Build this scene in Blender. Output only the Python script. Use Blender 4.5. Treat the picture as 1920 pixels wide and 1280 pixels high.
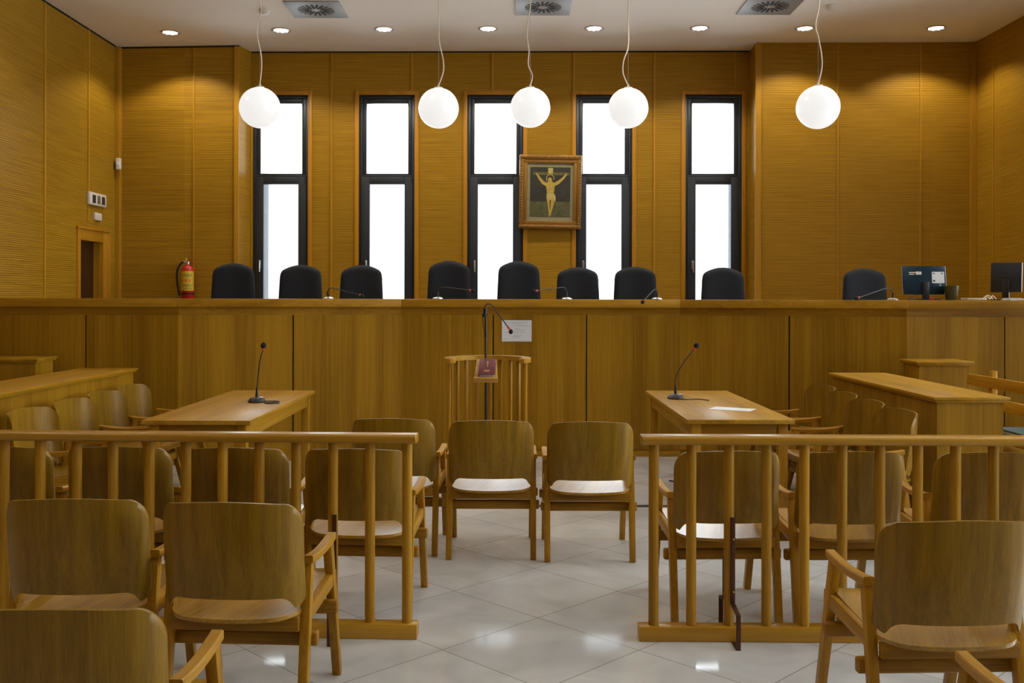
import bpy, bmesh, math, random
from mathutils import Vector, Matrix, Quaternion

random.seed(7)
PI = math.pi
for o in list(bpy.data.objects):
    bpy.data.objects.remove(o, do_unlink=True)
scene = bpy.context.scene
COL = scene.collection
F = 1825.0            # focal length in pixels of a 1920 px wide frame
EYE = 1.5

# ------------------------------------------------------------------ camera
cam_data = bpy.data.cameras.new('camera')
cam_data.sensor_width = 36.0
cam_data.lens = 36.0 * F / 1920.0
cam_data.shift_y = -80.0 / 1920.0
cam = bpy.data.objects.new('camera', cam_data)
cam.location = (0, 0, EYE)
cam.rotation_euler = (PI / 2, -0.0022, 0)
COL.objects.link(cam)
scene.camera = cam

# ------------------------------------------------------------------ world, exposure
world = bpy.data.worlds.new('overcast_sky')
scene.world = world
world.use_nodes = True
bgn = world.node_tree.nodes['Background']
bgn.inputs[0].default_value = (0.93, 0.965, 1.0, 1)
SKY = 10.6
bgn.inputs[1].default_value = SKY
vs = scene.view_settings
vs.view_transform = 'Standard'
vs.look = 'None'
vs.exposure = 0.0
vs.gamma = 1.0
vs.use_curve_mapping = False
SPOT_WALL = 68.0      # watts of the ceiling downlights along the window wall
SPOT_ROOM = 42.0      # watts of the other ceiling downlights
GLOBE = 0.80

CEIL = 4.663
XL, XR = -4.98, 5.685
YREAR = -4.0


def portal(loc, rot, sx, sy):
    l = bpy.data.lights.new('sky_portal', 'AREA')
    l.shape = 'RECTANGLE'
    l.size = sx
    l.size_y = sy
    l.cycles.is_portal = True
    o = bpy.data.objects.new('sky_portal', l)
    o.location = loc
    o.rotation_euler = rot
    COL.objects.link(o)
    return o


# ------------------------------------------------------------------ helpers
def at(px, py, d):
    """point seen at pixel (px, py) of the 1920x1280 frame at distance d along the view"""
    return Vector(((px - 960.0) / F * d, d, EYE - (py - 560.0) / F * d))


def tag(o, label=None, cat=None, group=None, kind=None):
    if label: o['label'] = label
    if cat: o['category'] = cat
    if group: o['group'] = group
    if kind: o['kind'] = kind
    return o


def empty(name, loc=(0, 0, 0), rz=0.0):
    o = bpy.data.objects.new(name, None)
    o.empty_display_size = 0.1
    o.location = loc
    o.rotation_euler = (0, 0, rz)
    COL.objects.link(o)
    return o


def thing(name, label, cat, loc=(0, 0, 0), rz=0.0, group=None):
    return tag(empty(name, loc, rz), label, cat, group)


def copy_tree(o, parent=None):
    c = o.copy()
    COL.objects.link(c)
    if parent is not None:
        c.parent = parent
    for ch in list(o.children):
        copy_tree(ch, c)
    return c


def basis(p, q, up=(0, 0, 1)):
    y = (Vector(q) - Vector(p)).normalized()
    up = Vector(up)
    if abs(y.dot(up)) > 0.99:
        up = Vector((0, 1, 0))
    x = y.cross(up).normalized()
    z = x.cross(y).normalized()
    return x, y, z


def smooth_path(pts, n=8):
    pts = [Vector(p) for p in pts]
    out = []
    for i in range(len(pts) - 1):
        p0 = pts[max(i - 1, 0)]
        p1, p2 = pts[i], pts[i + 1]
        p3 = pts[min(i + 2, len(pts) - 1)]
        for k in range(n):
            t = k / n
            out.append(0.5 * ((2 * p1) + (-p0 + p2) * t + (2 * p0 - 5 * p1 + 4 * p2 - p3) * t * t
                              + (-p0 + 3 * p1 - 3 * p2 + p3) * t ** 3))
    out.append(pts[-1])
    return out


class MB:
    def __init__(self):
        self.bm = bmesh.new()

    def _merge(self, tmp, M=None):
        if M is not None:
            bmesh.ops.transform(tmp, matrix=M, verts=tmp.verts)
        me = bpy.data.meshes.new('tmp')
        tmp.to_mesh(me)
        tmp.free()
        self.bm.from_mesh(me)
        bpy.data.meshes.remove(me)

    def box(self, c, s, bev=0.0, rot=None, seg=2):
        t = bmesh.new()
        bmesh.ops.create_cube(t, size=1.0)
        bmesh.ops.scale(t, vec=s, verts=t.verts)
        if bev > 0:
            bmesh.ops.bevel(t, geom=list(t.edges), offset=bev, segments=seg, profile=0.5, affect='EDGES')
        M = Matrix.Translation(c)
        if rot is not None:
            M = M @ rot
        self._merge(t, M)
        return self

    def bx(self, x0, x1, y0, y1, z0, z1, bev=0.0, seg=2):
        return self.box(((x0 + x1) / 2, (y0 + y1) / 2, (z0 + z1) / 2), (abs(x1 - x0), abs(y1 - y0), abs(z1 - z0)), bev, None, seg)

    def bar(self, p, q, w0, h0, w1=None, h1=None, bev=0.004, up=(0, 0, 1), seg=2):
        """rectangular bar from p to q: w across, h along 'up', sizes may taper"""
        w1 = w0 if w1 is None else w1
        h1 = h0 if h1 is None else h1
        p, q = Vector(p), Vector(q)
        x, y, z = basis(p, q, up)
        t = bmesh.new()
        vs_ = []
        for c, w, h in ((p, w0, h0), (q, w1, h1)):
            for a, b in ((-1, -1), (1, -1), (1, 1), (-1, 1)):
                vs_.append(t.verts.new(c + x * a * w / 2 + z * b * h / 2))
        t.faces.new(vs_[3::-1])
        t.faces.new(vs_[4:])
        for k in range(4):
            t.faces.new((vs_[k], vs_[(k + 1) % 4], vs_[4 + (k + 1) % 4], vs_[4 + k]))
        bmesh.ops.recalc_face_normals(t, faces=t.faces)
        if bev > 0:
            bmesh.ops.bevel(t, geom=list(t.edges), offset=bev, segments=seg, profile=0.5, affect='EDGES')
        self._merge(t)
        return self

    def cyl(self, p, q, r0, r1=None, n=16, caps=True):
        r1 = r0 if r1 is None else r1
        return self.rings([(p, r0), (q, r1)], n, caps)

    def rings(self, seq, n=16, caps=True, up=(0, 0, 1)):
        pts = [Vector(s[0]) for s in seq]
        x, y, z = basis(pts[0], pts[-1] if (pts[-1] - pts[0]).length > 1e-6 else pts[0] + Vector((0, 0, 1)), up)
        rs = []
        for p, (_, r) in zip(pts, seq):
            rs.append([self.bm.verts.new(p + (x * math.cos(2 * PI * k / n) + z * math.sin(2 * PI * k / n)) * max(r, 1e-5)) for k in range(n)])
        for a, b in zip(rs, rs[1:]):
            for k in range(n):
                self.bm.faces.new((a[k], a[(k + 1) % n], b[(k + 1) % n], b[k]))
        if caps:
            self.bm.faces.new(rs[0][::-1])
            self.bm.faces.new(rs[-1])
        return self

    def lathe(self, c, prof, n=24, axis='Z'):
        """prof: list of (r, h) turned about the vertical through c"""
        c = Vector(c)
        rs = []
        for r, h in prof:
            rs.append([self.bm.verts.new(c + Vector((math.cos(2 * PI * k / n) * max(r, 1e-5), math.sin(2 * PI * k / n) * max(r, 1e-5), h))) for k in range(n)])
        for a, b in zip(rs, rs[1:]):
            for k in range(n):
                self.bm.faces.new((a[k], a[(k + 1) % n], b[(k + 1) % n], b[k]))
        self.bm.faces.new(rs[0][::-1])
        self.bm.faces.new(rs[-1])
        return self

    def tube(self, pts, r, n=8, smooth=6, r_end=None):
        pts = smooth_path(pts, smooth) if smooth else [Vector(p) for p in pts]
        t = (pts[1] - pts[0]).normalized()
        nrm = t.orthogonal().normalized()
        rs = []
        m = len(pts)
        for i, p in enumerate(pts):
            if i == 0: tt = pts[1] - pts[0]
            elif i == m - 1: tt = pts[-1] - pts[-2]
            else: tt = pts[i + 1] - pts[i - 1]
            tt = tt.normalized()
            nrm = (nrm - tt * nrm.dot(tt)).normalized()
            b = tt.cross(nrm)
            rr = r if r_end is None else r + (r_end - r) * i / (m - 1)
            rs.append([self.bm.verts.new(p + (nrm * math.cos(2 * PI * k / n) + b * math.sin(2 * PI * k / n)) * rr) for k in range(n)])
        for a, b in zip(rs, rs[1:]):
            for k in range(n):
                self.bm.faces.new((a[k], a[(k + 1) % n], b[(k + 1) % n], b[k]))
        self.bm.faces.new(rs[0][::-1])
        self.bm.faces.new(rs[-1])
        return self

    def ball(self, c, r, sc=(1, 1, 1), u=24, v=16, rot=None):
        t = bmesh.new()
        bmesh.ops.create_uvsphere(t, u_segments=u, v_segments=v, radius=r)
        bmesh.ops.scale(t, vec=sc, verts=t.verts)
        M = Matrix.Translation(c)
        if rot is not None: M = M @ rot
        self._merge(t, M)
        return self

    def sheet(self, front, back):
        """closed thin shell between two equal grids of points"""
        nu, nv = len(front), len(front[0])
        A = [[self.bm.verts.new(p) for p in row] for row in front]
        B = [[self.bm.verts.new(p) for p in row] for row in back]
        for i in range(nu - 1):
            for j in range(nv - 1):
                self.bm.faces.new((A[i][j], A[i + 1][j], A[i + 1][j + 1], A[i][j + 1]))
                self.bm.faces.new((B[i][j], B[i][j + 1], B[i + 1][j + 1], B[i + 1][j]))
        for i in range(nu - 1):
            self.bm.faces.new((A[i][0], B[i][0], B[i + 1][0], A[i + 1][0]))
            self.bm.faces.new((A[i][-1], A[i + 1][-1], B[i + 1][-1], B[i][-1]))
        for j in range(nv - 1):
            self.bm.faces.new((A[0][j], A[0][j + 1], B[0][j + 1], B[0][j]))
            self.bm.faces.new((A[-1][j], B[-1][j], B[-1][j + 1], A[-1][j + 1]))
        return self

    def prism(self, poly, z0, z1, bev=0.0):
        """vertical prism over a plan polygon [(x, y), ...]"""
        t = bmesh.new()
        a = [t.verts.new((x, y, z0)) for x, y in poly]
        b = [t.verts.new((x, y, z1)) for x, y in poly]
        t.faces.new(a[::-1])
        t.faces.new(b)
        n = len(poly)
        for k in range(n):
            t.faces.new((a[k], a[(k + 1) % n], b[(k + 1) % n], b[k]))
        bmesh.ops.recalc_face_normals(t, faces=t.faces)
        if bev > 0:
            bmesh.ops.bevel(t, geom=list(t.edges), offset=bev, segments=2, profile=0.5, affect='EDGES')
        self._merge(t)
        return self

    def build(self, name, mat, parent=None, smooth=True, angle=35):
        bmesh.ops.recalc_face_normals(self.bm, faces=self.bm.faces)
        me = bpy.data.meshes.new(name)
        self.bm.to_mesh(me)
        self.bm.free()
        me.materials.append(mat)
        if smooth:
            me.polygons.foreach_set('use_smooth', [True] * len(me.polygons))
            try:
                me.set_sharp_from_angle(angle=math.radians(angle))
            except Exception:
                pass
        o = bpy.data.objects.new(name, me)
        COL.objects.link(o)
        if parent is not None:
            o.parent = parent
        return o


# ------------------------------------------------------------------ materials
def new_mat(name):
    m = bpy.data.materials.new(name)
    m.use_nodes = True
    nt = m.node_tree
    b = nt.nodes['Principled BSDF']
    return m, nt, b


def N(nt, typ, **kw):
    n = nt.nodes.new(typ)
    for k, v in kw.items():
        setattr(n, k, v)
    return n


def plain(name, col, rough=0.5, metal=0.0, noise=0.06, nscale=30.0, coat=0.0, emit=None, es=1.0, bump=0.0):
    m, nt, b = new_mat(name)
    tc = N(nt, 'ShaderNodeTexCoord')
    no = N(nt, 'ShaderNodeTexNoise')
    no.inputs['Scale'].default_value = nscale
    no.inputs['Detail'].default_value = 3
    nt.links.new(tc.outputs['Object'], no.inputs['Vector'])
    mx = N(nt, 'ShaderNodeMix', data_type='RGBA')
    mx.inputs[6].default_value = tuple(max(c * (1 - noise), 0) for c in col) + (1,)
    mx.inputs[7].default_value = tuple(min(c * (1 + noise), 1) for c in col) + (1,)
    nt.links.new(no.outputs['Fac'], mx.inputs[0])
    nt.links.new(mx.outputs[2], b.inputs['Base Color'])
    b.inputs['Roughness'].default_value = rough
    b.inputs['Metallic'].default_value = metal
    b.inputs['Coat Weight'].default_value = coat
    if emit:
        b.inputs['Emission Color'].default_value = tuple(emit) + (1,)
        b.inputs['Emission Strength'].default_value = es
    if bump > 0:
        bp = N(nt, 'ShaderNodeBump')
        bp.inputs['Strength'].default_value = bump
        bp.inputs['Distance'].default_value = 0.002
        nt.links.new(no.outputs['Fac'], bp.inputs['Height'])
        nt.links.new(bp.outputs[0], b.inputs['Normal'])
    return m


def wood(name, dark, light, axis='Z', rough=0.40, fine=140.0, broad=9.0, vary=0.10, coat=0.06, rot=0.0, stretch=0.035, spec=0.22):
    m, nt, b = new_mat(name)
    L = nt.links.new
    tc = N(nt, 'ShaderNodeTexCoord')
    mp = N(nt, 'ShaderNodeMapping')
    s = {'X': (stretch, 1, 1), 'Y': (1, stretch, 1), 'Z': (1, 1, stretch)}[axis]
    mp.inputs['Scale'].default_value = s
    if rot:
        mp0 = N(nt, 'ShaderNodeMapping')
        mp0.inputs['Rotation'].default_value = (0, 0, rot)
        L(tc.outputs['Object'], mp0.inputs['Vector'])
        L(mp0.outputs[0], mp.inputs['Vector'])
    else:
        L(tc.outputs['Object'], mp.inputs['Vector'])
    oi = N(nt, 'ShaderNodeObjectInfo')
    off = N(nt, 'ShaderNodeVectorMath', operation='SCALE')
    off.inputs[0].default_value = (3.7, 5.1, 2.3)
    L(oi.outputs['Random'], off.inputs['Scale'])
    add = N(nt, 'ShaderNodeVectorMath', operation='ADD')
    L(mp.outputs[0], add.inputs[0])
    L(off.outputs[0], add.inputs[1])
    n1 = N(nt, 'ShaderNodeTexNoise')
    n1.inputs['Scale'].default_value = fine
    n1.inputs['Detail'].default_value = 4
    n1.inputs['Roughness'].default_value = 0.6
    n2 = N(nt, 'ShaderNodeTexNoise')
    n2.inputs['Scale'].default_value = broad
    n2.inputs['Detail'].default_value = 3
    n2.inputs['Distortion'].default_value = 0.6
    L(add.outputs[0], n1.inputs['Vector'])
    L(add.outputs[0], n2.inputs['Vector'])
    mm = N(nt, 'ShaderNodeMath', operation='MULTIPLY_ADD')
    mm.inputs[1].default_value = 0.45
    sc2 = N(nt, 'ShaderNodeMath', operation='MULTIPLY')
    sc2.inputs[1].default_value = 0.55
    L(n2.outputs['Fac'], sc2.inputs[0])
    L(n1.outputs['Fac'], mm.inputs[0])
    L(sc2.outputs[0], mm.inputs[2])
    cr = N(nt, 'ShaderNodeValToRGB')
    cr.color_ramp.elements[0].position = 0.38
    cr.color_ramp.elements[0].color = tuple(dark) + (1,)
    cr.color_ramp.elements[1].position = 0.62
    cr.color_ramp.elements[1].color = tuple(light) + (1,)
    L(mm.outputs[0], cr.inputs['Fac'])
    hs = N(nt, 'ShaderNodeHueSaturation')
    vr = N(nt, 'ShaderNodeMapRange')
    vr.inputs['To Min'].default_value = 1 - vary
    vr.inputs['To Max'].default_value = 1 + vary
    L(oi.outputs['Random'], vr.inputs['Value'])
    L(vr.outputs[0], hs.inputs['Value'])
    L(cr.outputs[0], hs.inputs['Color'])
    L(hs.outputs[0], b.inputs['Base Color'])
    b.inputs['Roughness'].default_value = rough
    b.inputs['Coat Weight'].default_value = coat
    b.inputs['Coat Roughness'].default_value = 0.22
    b.inputs['Specular IOR Level'].default_value = spec
    bp = N(nt, 'ShaderNodeBump')
    bp.inputs['Strength'].default_value = 0.08
    bp.inputs['Distance'].default_value = 0.001
    L(n1.outputs['Fac'], bp.inputs['Height'])
    L(bp.outputs[0], b.inputs['Normal'])
    return m


def ribbed(name, dark, light, pitch=0.022):
    """grooved acoustic wood boards: horizontal ribs along the wall"""
    m, nt, b = new_mat(name)
    L = nt.links.new
    tc = N(nt, 'ShaderNodeTexCoord')
    sp = N(nt, 'ShaderNodeSeparateXYZ')
    L(tc.outputs['Object'], sp.inputs[0])
    mu = N(nt, 'ShaderNodeMath', operation='DIVIDE')
    mu.inputs[1].default_value = pitch
    L(sp.outputs['Z'], mu.inputs[0])
    fr = N(nt, 'ShaderNodeMath', operation='FRACT')
    L(mu.outputs[0], fr.inputs[0])
    groove = N(nt, 'ShaderNodeMath', operation='LESS_THAN')
    groove.inputs[1].default_value = 0.24
    L(fr.outputs[0], groove.inputs[0])
    mp = N(nt, 'ShaderNodeMapping')
    mp.inputs['Scale'].default_value = (1.2, 1.2, 60)
    L(tc.outputs['Object'], mp.inputs['Vector'])
    n1 = N(nt, 'ShaderNodeTexNoise')
    n1.inputs['Scale'].default_value = 1.6
    n1.inputs['Detail'].default_value = 4
    L(mp.outputs[0], n1.inputs['Vector'])
    cr = N(nt, 'ShaderNodeValToRGB')
    cr.color_ramp.elements[0].position = 0.3
    cr.color_ramp.elements[0].color = tuple(dark) + (1,)
    cr.color_ramp.elements[1].position = 0.7
    cr.color_ramp.elements[1].color = tuple(light) + (1,)
    L(n1.outputs['Fac'], cr.inputs['Fac'])
    # boards differ a little from one to the next
    d1 = N(nt, 'ShaderNodeVectorMath', operation='DIVIDE')
    d1.inputs[1].default_value = (1.03, 1.03, 0.645)
    L(tc.outputs['Object'], d1.inputs[0])
    fl = N(nt, 'ShaderNodeVectorMath', operation='FLOOR')
    L(d1.outputs[0], fl.inputs[0])
    wn = N(nt, 'ShaderNodeTexWhiteNoise')
    L(fl.outputs[0], wn.inputs['Vector'])
    vr = N(nt, 'ShaderNodeMapRange')
    vr.inputs['To Min'].default_value = 0.94
    vr.inputs['To Max'].default_value = 1.06
    L(wn.outputs['Value'], vr.inputs['Value'])
    hs = N(nt, 'ShaderNodeHueSaturation')
    L(vr.outputs[0], hs.inputs['Value'])
    L(cr.outputs[0], hs.inputs['Color'])
    gm = N(nt, 'ShaderNodeMix', data_type='RGBA')
    gm.blend_type = 'MULTIPLY'
    L(groove.outputs[0], gm.inputs[0])
    L(hs.outputs[0], gm.inputs[6])
    gm.inputs[7].default_value = (0.50, 0.42, 0.36, 1)
    L(gm.outputs[2], b.inputs['Base Color'])
    b.inputs['Roughness'].default_value = 0.45
    b.inputs['Specular IOR Level'].default_value = 0.15
    inv = N(nt, 'ShaderNodeMath', operation='SUBTRACT')
    inv.inputs[0].default_value = 1.0
    L(groove.outputs[0], inv.inputs[1])
    bp = N(nt, 'ShaderNodeBump')
    bp.inputs['Strength'].default_value = 0.25
    bp.inputs['Distance'].default_value = 0.004
    L(inv.outputs[0], bp.inputs['Height'])
    L(bp.outputs[0], b.inputs['Normal'])
    return m


def floor_mat():
    m, nt, b = new_mat('polished_marble')
    L = nt.links.new
    tc = N(nt, 'ShaderNodeTexCoord')
    mp = N(nt, 'ShaderNodeMapping')
    T = 0.594
    a = math.radians(45)
    # lattice point at (0.125, 4.58)
    mp.vector_type = 'TEXTURE'
    mp.inputs['Location'].default_value = (0.125, 4.58, 0)
    mp.inputs['Rotation'].default_value = (0, 0, a)
    mp.inputs['Scale'].default_value = (T, T, 1)
    L(tc.outputs['Object'], mp.inputs['Vector'])
    sp = N(nt, 'ShaderNodeSeparateXYZ')
    L(mp.outputs[0], sp.inputs[0])
    outs = []
    for ax in ('X', 'Y'):
        fr = N(nt, 'ShaderNodeMath', operation='FRACT')
        L(sp.outputs[ax], fr.inputs[0])
        s5 = N(nt, 'ShaderNodeMath', operation='SUBTRACT')
        s5.inputs[1].default_value = 0.5
        L(fr.outputs[0], s5.inputs[0])
        ab = N(nt, 'ShaderNodeMath', operation='ABSOLUTE')
        L(s5.outputs[0], ab.inputs[0])
        gt = N(nt, 'ShaderNodeMath', operation='GREATER_THAN')
        gt.inputs[1].default_value = 0.5 - 0.0030
        L(ab.outputs[0], gt.inputs[0])
        outs.append(gt)
    mx = N(nt, 'ShaderNodeMath', operation='MAXIMUM')
    L(outs[0].outputs[0], mx.inputs[0])
    L(outs[1].outputs[0], mx.inputs[1])
    fl = N(nt, 'ShaderNodeVectorMath', operation='FLOOR')
    L(mp.outputs[0], fl.inputs[0])
    wn = N(nt, 'ShaderNodeTexWhiteNoise')
    L(fl.outputs[0], wn.inputs['Vector'])
    n1 = N(nt, 'ShaderNodeTexNoise')
    n1.inputs['Scale'].default_value = 2.2
    n1.inputs['Detail'].default_value = 6
    n1.inputs['Distortion'].default_value = 1.2
    L(tc.outputs['Object'], n1.inputs['Vector'])
    cr = N(nt, 'ShaderNodeValToRGB')
    cr.color_ramp.elements[0].position = 0.3
    cr.color_ramp.elements[0].color = (0.53, 0.53, 0.525, 1)
    cr.color_ramp.elements[1].position = 0.7
    cr.color_ramp.elements[1].color = (0.68, 0.685, 0.68, 1)
    L(n1.outputs['Fac'], cr.inputs['Fac'])
    vr = N(nt, 'ShaderNodeMapRange')
    vr.inputs['To Min'].default_value = 0.93
    vr.inputs['To Max'].default_value = 1.07
    L(wn.outputs['Value'], vr.inputs['Value'])
    hs = N(nt, 'ShaderNodeHueSaturation')
    L(vr.outputs[0], hs.inputs['Value'])
    L(cr.outputs[0], hs.inputs['Color'])
    jm = N(nt, 'ShaderNodeMix', data_type='RGBA')
    jm.inputs[7].default_value = (0.20, 0.18, 0.16, 1)
    L(mx.outputs[0], jm.inputs[0])
    L(hs.outputs[0], jm.inputs[6])
    L(jm.outputs[2], b.inputs['Base Color'])
    n3 = N(nt, 'ShaderNodeTexNoise')
    n3.inputs['Scale'].default_value = 5
    n3.inputs['Detail'].default_value = 5
    L(tc.outputs['Object'], n3.inputs['Vector'])
    rr = N(nt, 'ShaderNodeMapRange')
    rr.inputs['To Min'].default_value = 0.05
    rr.inputs['To Max'].default_value = 0.15
    L(n3.outputs['Fac'], rr.inputs['Value'])
    L(rr.outputs[0], b.inputs['Roughness'])
    b.inputs['IOR'].default_value = 1.5
    return m


def glass_mat(name, tint):
    m, nt, b = new_mat(name)
    nt.nodes.remove(b)
    out = nt.nodes['Material Output']
    tr = N(nt, 'ShaderNodeBsdfTransparent')
    tr.inputs[0].default_value = tuple(tint) + (1,)
    gl = N(nt, 'ShaderNodeBsdfGlossy')
    gl.inputs['Roughness'].default_value = 0.02
    fr = N(nt, 'ShaderNodeFresnel')
    fr.inputs['IOR'].default_value = 1.45
    mx = N(nt, 'ShaderNodeMixShader')
    nt.links.new(fr.outputs[0], mx.inputs[0])
    nt.links.new(tr.outputs[0], mx.inputs[1])
    nt.links.new(gl.outputs[0], mx.inputs[2])
    nt.links.new(mx.outputs[0], out.inputs[0])
    return m


OAK_D = (0.235, 0.112, 0.016)
OAK_L = (0.42, 0.225, 0.042)
M = {}
M['ribs'] = ribbed('ribbed_oak_boards', (0.31, 0.165, 0.009), (0.44, 0.245, 0.018))
M['batten'] = wood('batten_oak', (0.357, 0.175, 0.0105), (0.473, 0.242, 0.0158), 'Z', vary=0.03)
M['trim_oak'] = wood('window_casing_oak', (0.378, 0.170, 0.0105), (0.493, 0.232, 0.0158), 'Z', vary=0.03)
M['bench'] = wood('bench_veneer', (0.231, 0.108, 0.0045), (0.378, 0.191, 0.0105), 'Z', fine=60, broad=5, rough=0.46, vary=0.05, stretch=0.02, coat=0.0, spec=0.16)
M['bench_x'] = wood('bench_edge_oak', (0.284, 0.134, 0.0070), (0.441, 0.221, 0.0140), 'X', fine=60, broad=5, rough=0.4, vary=0.04)
M['chair'] = wood('chair_veneer', (0.185, 0.097, 0.0035), (0.305, 0.162, 0.0065), 'Z', fine=230, broad=26, rough=0.40, vary=0.07, stretch=0.022, coat=0.10, spec=0.30)
M['seat'] = wood('seat_veneer', (0.263, 0.129, 0.0070), (0.441, 0.232, 0.0158), 'Y', fine=90, broad=10, rough=0.36, vary=0.08, rot=0.35, coat=1.0)
M['frame_z'] = wood('chair_frame_upright', (0.284, 0.129, 0.0063), (0.452, 0.221, 0.0133), 'Z', fine=120, broad=12, vary=0.08)
M['frame_y'] = wood('chair_frame_arm', (0.304, 0.139, 0.0070), (0.483, 0.242, 0.0158), 'Y', fine=120, broad=12, vary=0.08)
M['frame_x'] = wood('chair_frame_cross', (0.242, 0.108, 0.0052), (0.399, 0.191, 0.0112), 'X', fine=120, broad=12, vary=0.08)
M['rail_x'] = wood('handrail_oak', (0.378, 0.180, 0.0105), (0.525, 0.273, 0.0192), 'X', fine=90, broad=9, vary=0.04, coat=0.5)
M['rail_z'] = wood('baluster_oak', (0.294, 0.134, 0.0063), (0.462, 0.232, 0.0140), 'Z', fine=120, broad=16, vary=0.14)
M['table_y'] = wood('table_oak', (0.304, 0.149, 0.0087), (0.483, 0.252, 0.0175), 'Y', fine=70, broad=7, vary=0.03, coat=0.15)
M['counter_y'] = wood('counter_oak', (0.315, 0.154, 0.0063), (0.452, 0.232, 0.0105), 'Y', fine=70, broad=7, vary=0.04)
M['ceiling'] = plain('ceiling_plaster', (0.86, 0.85, 0.82), 0.9, noise=0.02, nscale=3)
M['floor'] = floor_mat()
M['dark_gap'] = plain('shadow_gap', (0.012, 0.010, 0.008), 0.8)
M['frame_metal'] = plain('anthracite_window_metal', (0.035, 0.042, 0.052), 0.38, metal=0.3)
M['rubber'] = plain('black_gasket', (0.01, 0.01, 0.011), 0.6)
M['glass'] = glass_mat('clear_glass', (0.95, 0.97, 0.97))
M['glass_low'] = glass_mat('tinted_lower_glass', (0.44, 0.45, 0.465))
M['reveal'] = plain('outer_reveal_stone', (0.42, 0.44, 0.44), 0.8)
M['fabric'] = plain('charcoal_fabric', (0.0095, 0.012, 0.018), 0.85, noise=0.25, nscale=400, bump=0.3)
M['black'] = plain('black_plastic', (0.012, 0.012, 0.014), 0.4)
M['black_foam'] = plain('black_foam', (0.008, 0.008, 0.009), 0.95, nscale=500, bump=0.4)
M['silver'] = plain('brushed_steel', (0.55, 0.56, 0.57), 0.32, metal=0.9)
M['vent'] = plain('vent_steel', (0.24, 0.25, 0.26), 0.5, metal=0.15)
M['white_plastic'] = plain('white_plastic', (0.66, 0.63, 0.56), 0.45)
M['cord'] = plain('white_cable', (0.72, 0.64, 0.50), 0.5)
M['red_ring'] = plain('red_ring_light', (0.35, 0.015, 0.01), 0.4, emit=(1, 0.06, 0.02), es=0.16)
M['globe'] = plain('opal_glass_globe', (0.25, 0.25, 0.25), 0.25, noise=0.0, emit=(1.0, 0.99, 0.97), es=GLOBE)
M['lamp'] = plain('lit_lamp', (0.8, 0.8, 0.8), 0.4, emit=(1, 0.95, 0.9), es=2.2)
M['reflector'] = plain('downlight_reflector', (0.75, 0.75, 0.75), 0.2, metal=0.9)
M['rim'] = plain('downlight_rim', (0.55, 0.50, 0.44), 0.4, metal=0.4)
M['paper'] = plain('white_paper', (0.72, 0.72, 0.74), 0.8, noise=0.02)
M['ink'] = plain('grey_print', (0.33, 0.33, 0.35), 0.8)
M['red'] = plain('red_enamel', (0.50, 0.012, 0.012), 0.3, coat=0.5)
M['yellow'] = plain('yellow_label', (0.62, 0.47, 0.03), 0.5, noise=0.15, nscale=60)
M['orange_ink'] = plain('orange_print', (0.75, 0.16, 0.02), 0.5)
M['dark_ink'] = plain('dark_print', (0.12, 0.10, 0.02), 0.5)
M['rust'] = plain('dark_brown_metal', (0.075, 0.022, 0.008), 0.4, metal=0.3)
M['burgundy'] = plain('burgundy_cover', (0.125, 0.010, 0.020), 0.45, noise=0.12, nscale=200)
M['gold_ink'] = plain('gold_print', (0.65, 0.38, 0.08), 0.4, metal=0.2)
M['gilt'] = plain('gilt_frame', (0.30, 0.155, 0.035), 0.35, metal=0.45, noise=0.35, nscale=90, bump=0.5)
M['gilt_dark'] = plain('gilt_frame_inner', (0.34, 0.17, 0.03), 0.35, metal=0.5, noise=0.2)
M['mat_board'] = plain('aged_mount', (0.27, 0.24, 0.13), 0.8, noise=0.2, nscale=15)
M['paint_bg'] = plain('painting_ground', (0.030, 0.029, 0.020), 0.6, noise=0.6, nscale=9)
M['paint_land'] = plain('painting_land', (0.085, 0.085, 0.030), 0.6, noise=0.7, nscale=22)
M['paint_skin'] = plain('painting_figure', (0.46, 0.33, 0.055), 0.6, noise=0.3, nscale=30)
M['paint_cloth'] = plain('painting_cloth', (0.50, 0.40, 0.12), 0.6, noise=0.3, nscale=40)
M['paint_wood'] = plain('painting_cross', (0.13, 0.11, 0.03), 0.6, noise=0.3, nscale=40)
M['paint_hair'] = plain('painting_hair', (0.05, 0.03, 0.012), 0.6)
M['screen'] = plain('monitor_blue_black', (0.010, 0.030, 0.050), 0.22, noise=0.6, nscale=6, coat=0.6)
M['mesh_green'] = plain('smoky_green_glass', (0.05, 0.055, 0.025), 0.2, noise=0.8, nscale=60, coat=0.4)
M['teal'] = plain('teal_cover', (0.05, 0.12, 0.15), 0.5)
M['navy'] = plain('navy_cloth', (0.025, 0.05, 0.085), 0.7)
M['door_dark'] = wood('dark_door_wood', (0.035, 0.014, 0.004), (0.06, 0.026, 0.007), 'Z', vary=0.0)


# ------------------------------------------------------------------ the setting
def struct(mb, name, mat, loc=None, rz=0.0):
    o = mb.build(name, mat, smooth=False)
    if loc is not None:
        o.location = loc
        o.rotation_euler = (0, 0, rz)
    o['kind'] = 'structure'
    return o


WBACK = 13.2
struct(MB().bx(XL - 0.2, XR + 0.2, YREAR - 0.2, 12.9, -0.12, 0.0), 'floor', M['floor'])
struct(MB().bx(XL - 0.2, XR + 0.2, YREAR - 0.2, 12.9, CEIL, CEIL + 0.15), 'ceiling', M['ceiling'])
# judges' platform
struct(MB().bx(-4.0, 5.2, 10.05, 12.0, 0.0, 0.55, 0.004), 'floor_platform', M['bench_x'])

# dark joint across the floor in front of the bench
struct(MB().bx(XL, XR, 7.02, 7.085, 0.0, 0.002), 'trim_1', M['dark_gap'])

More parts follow.
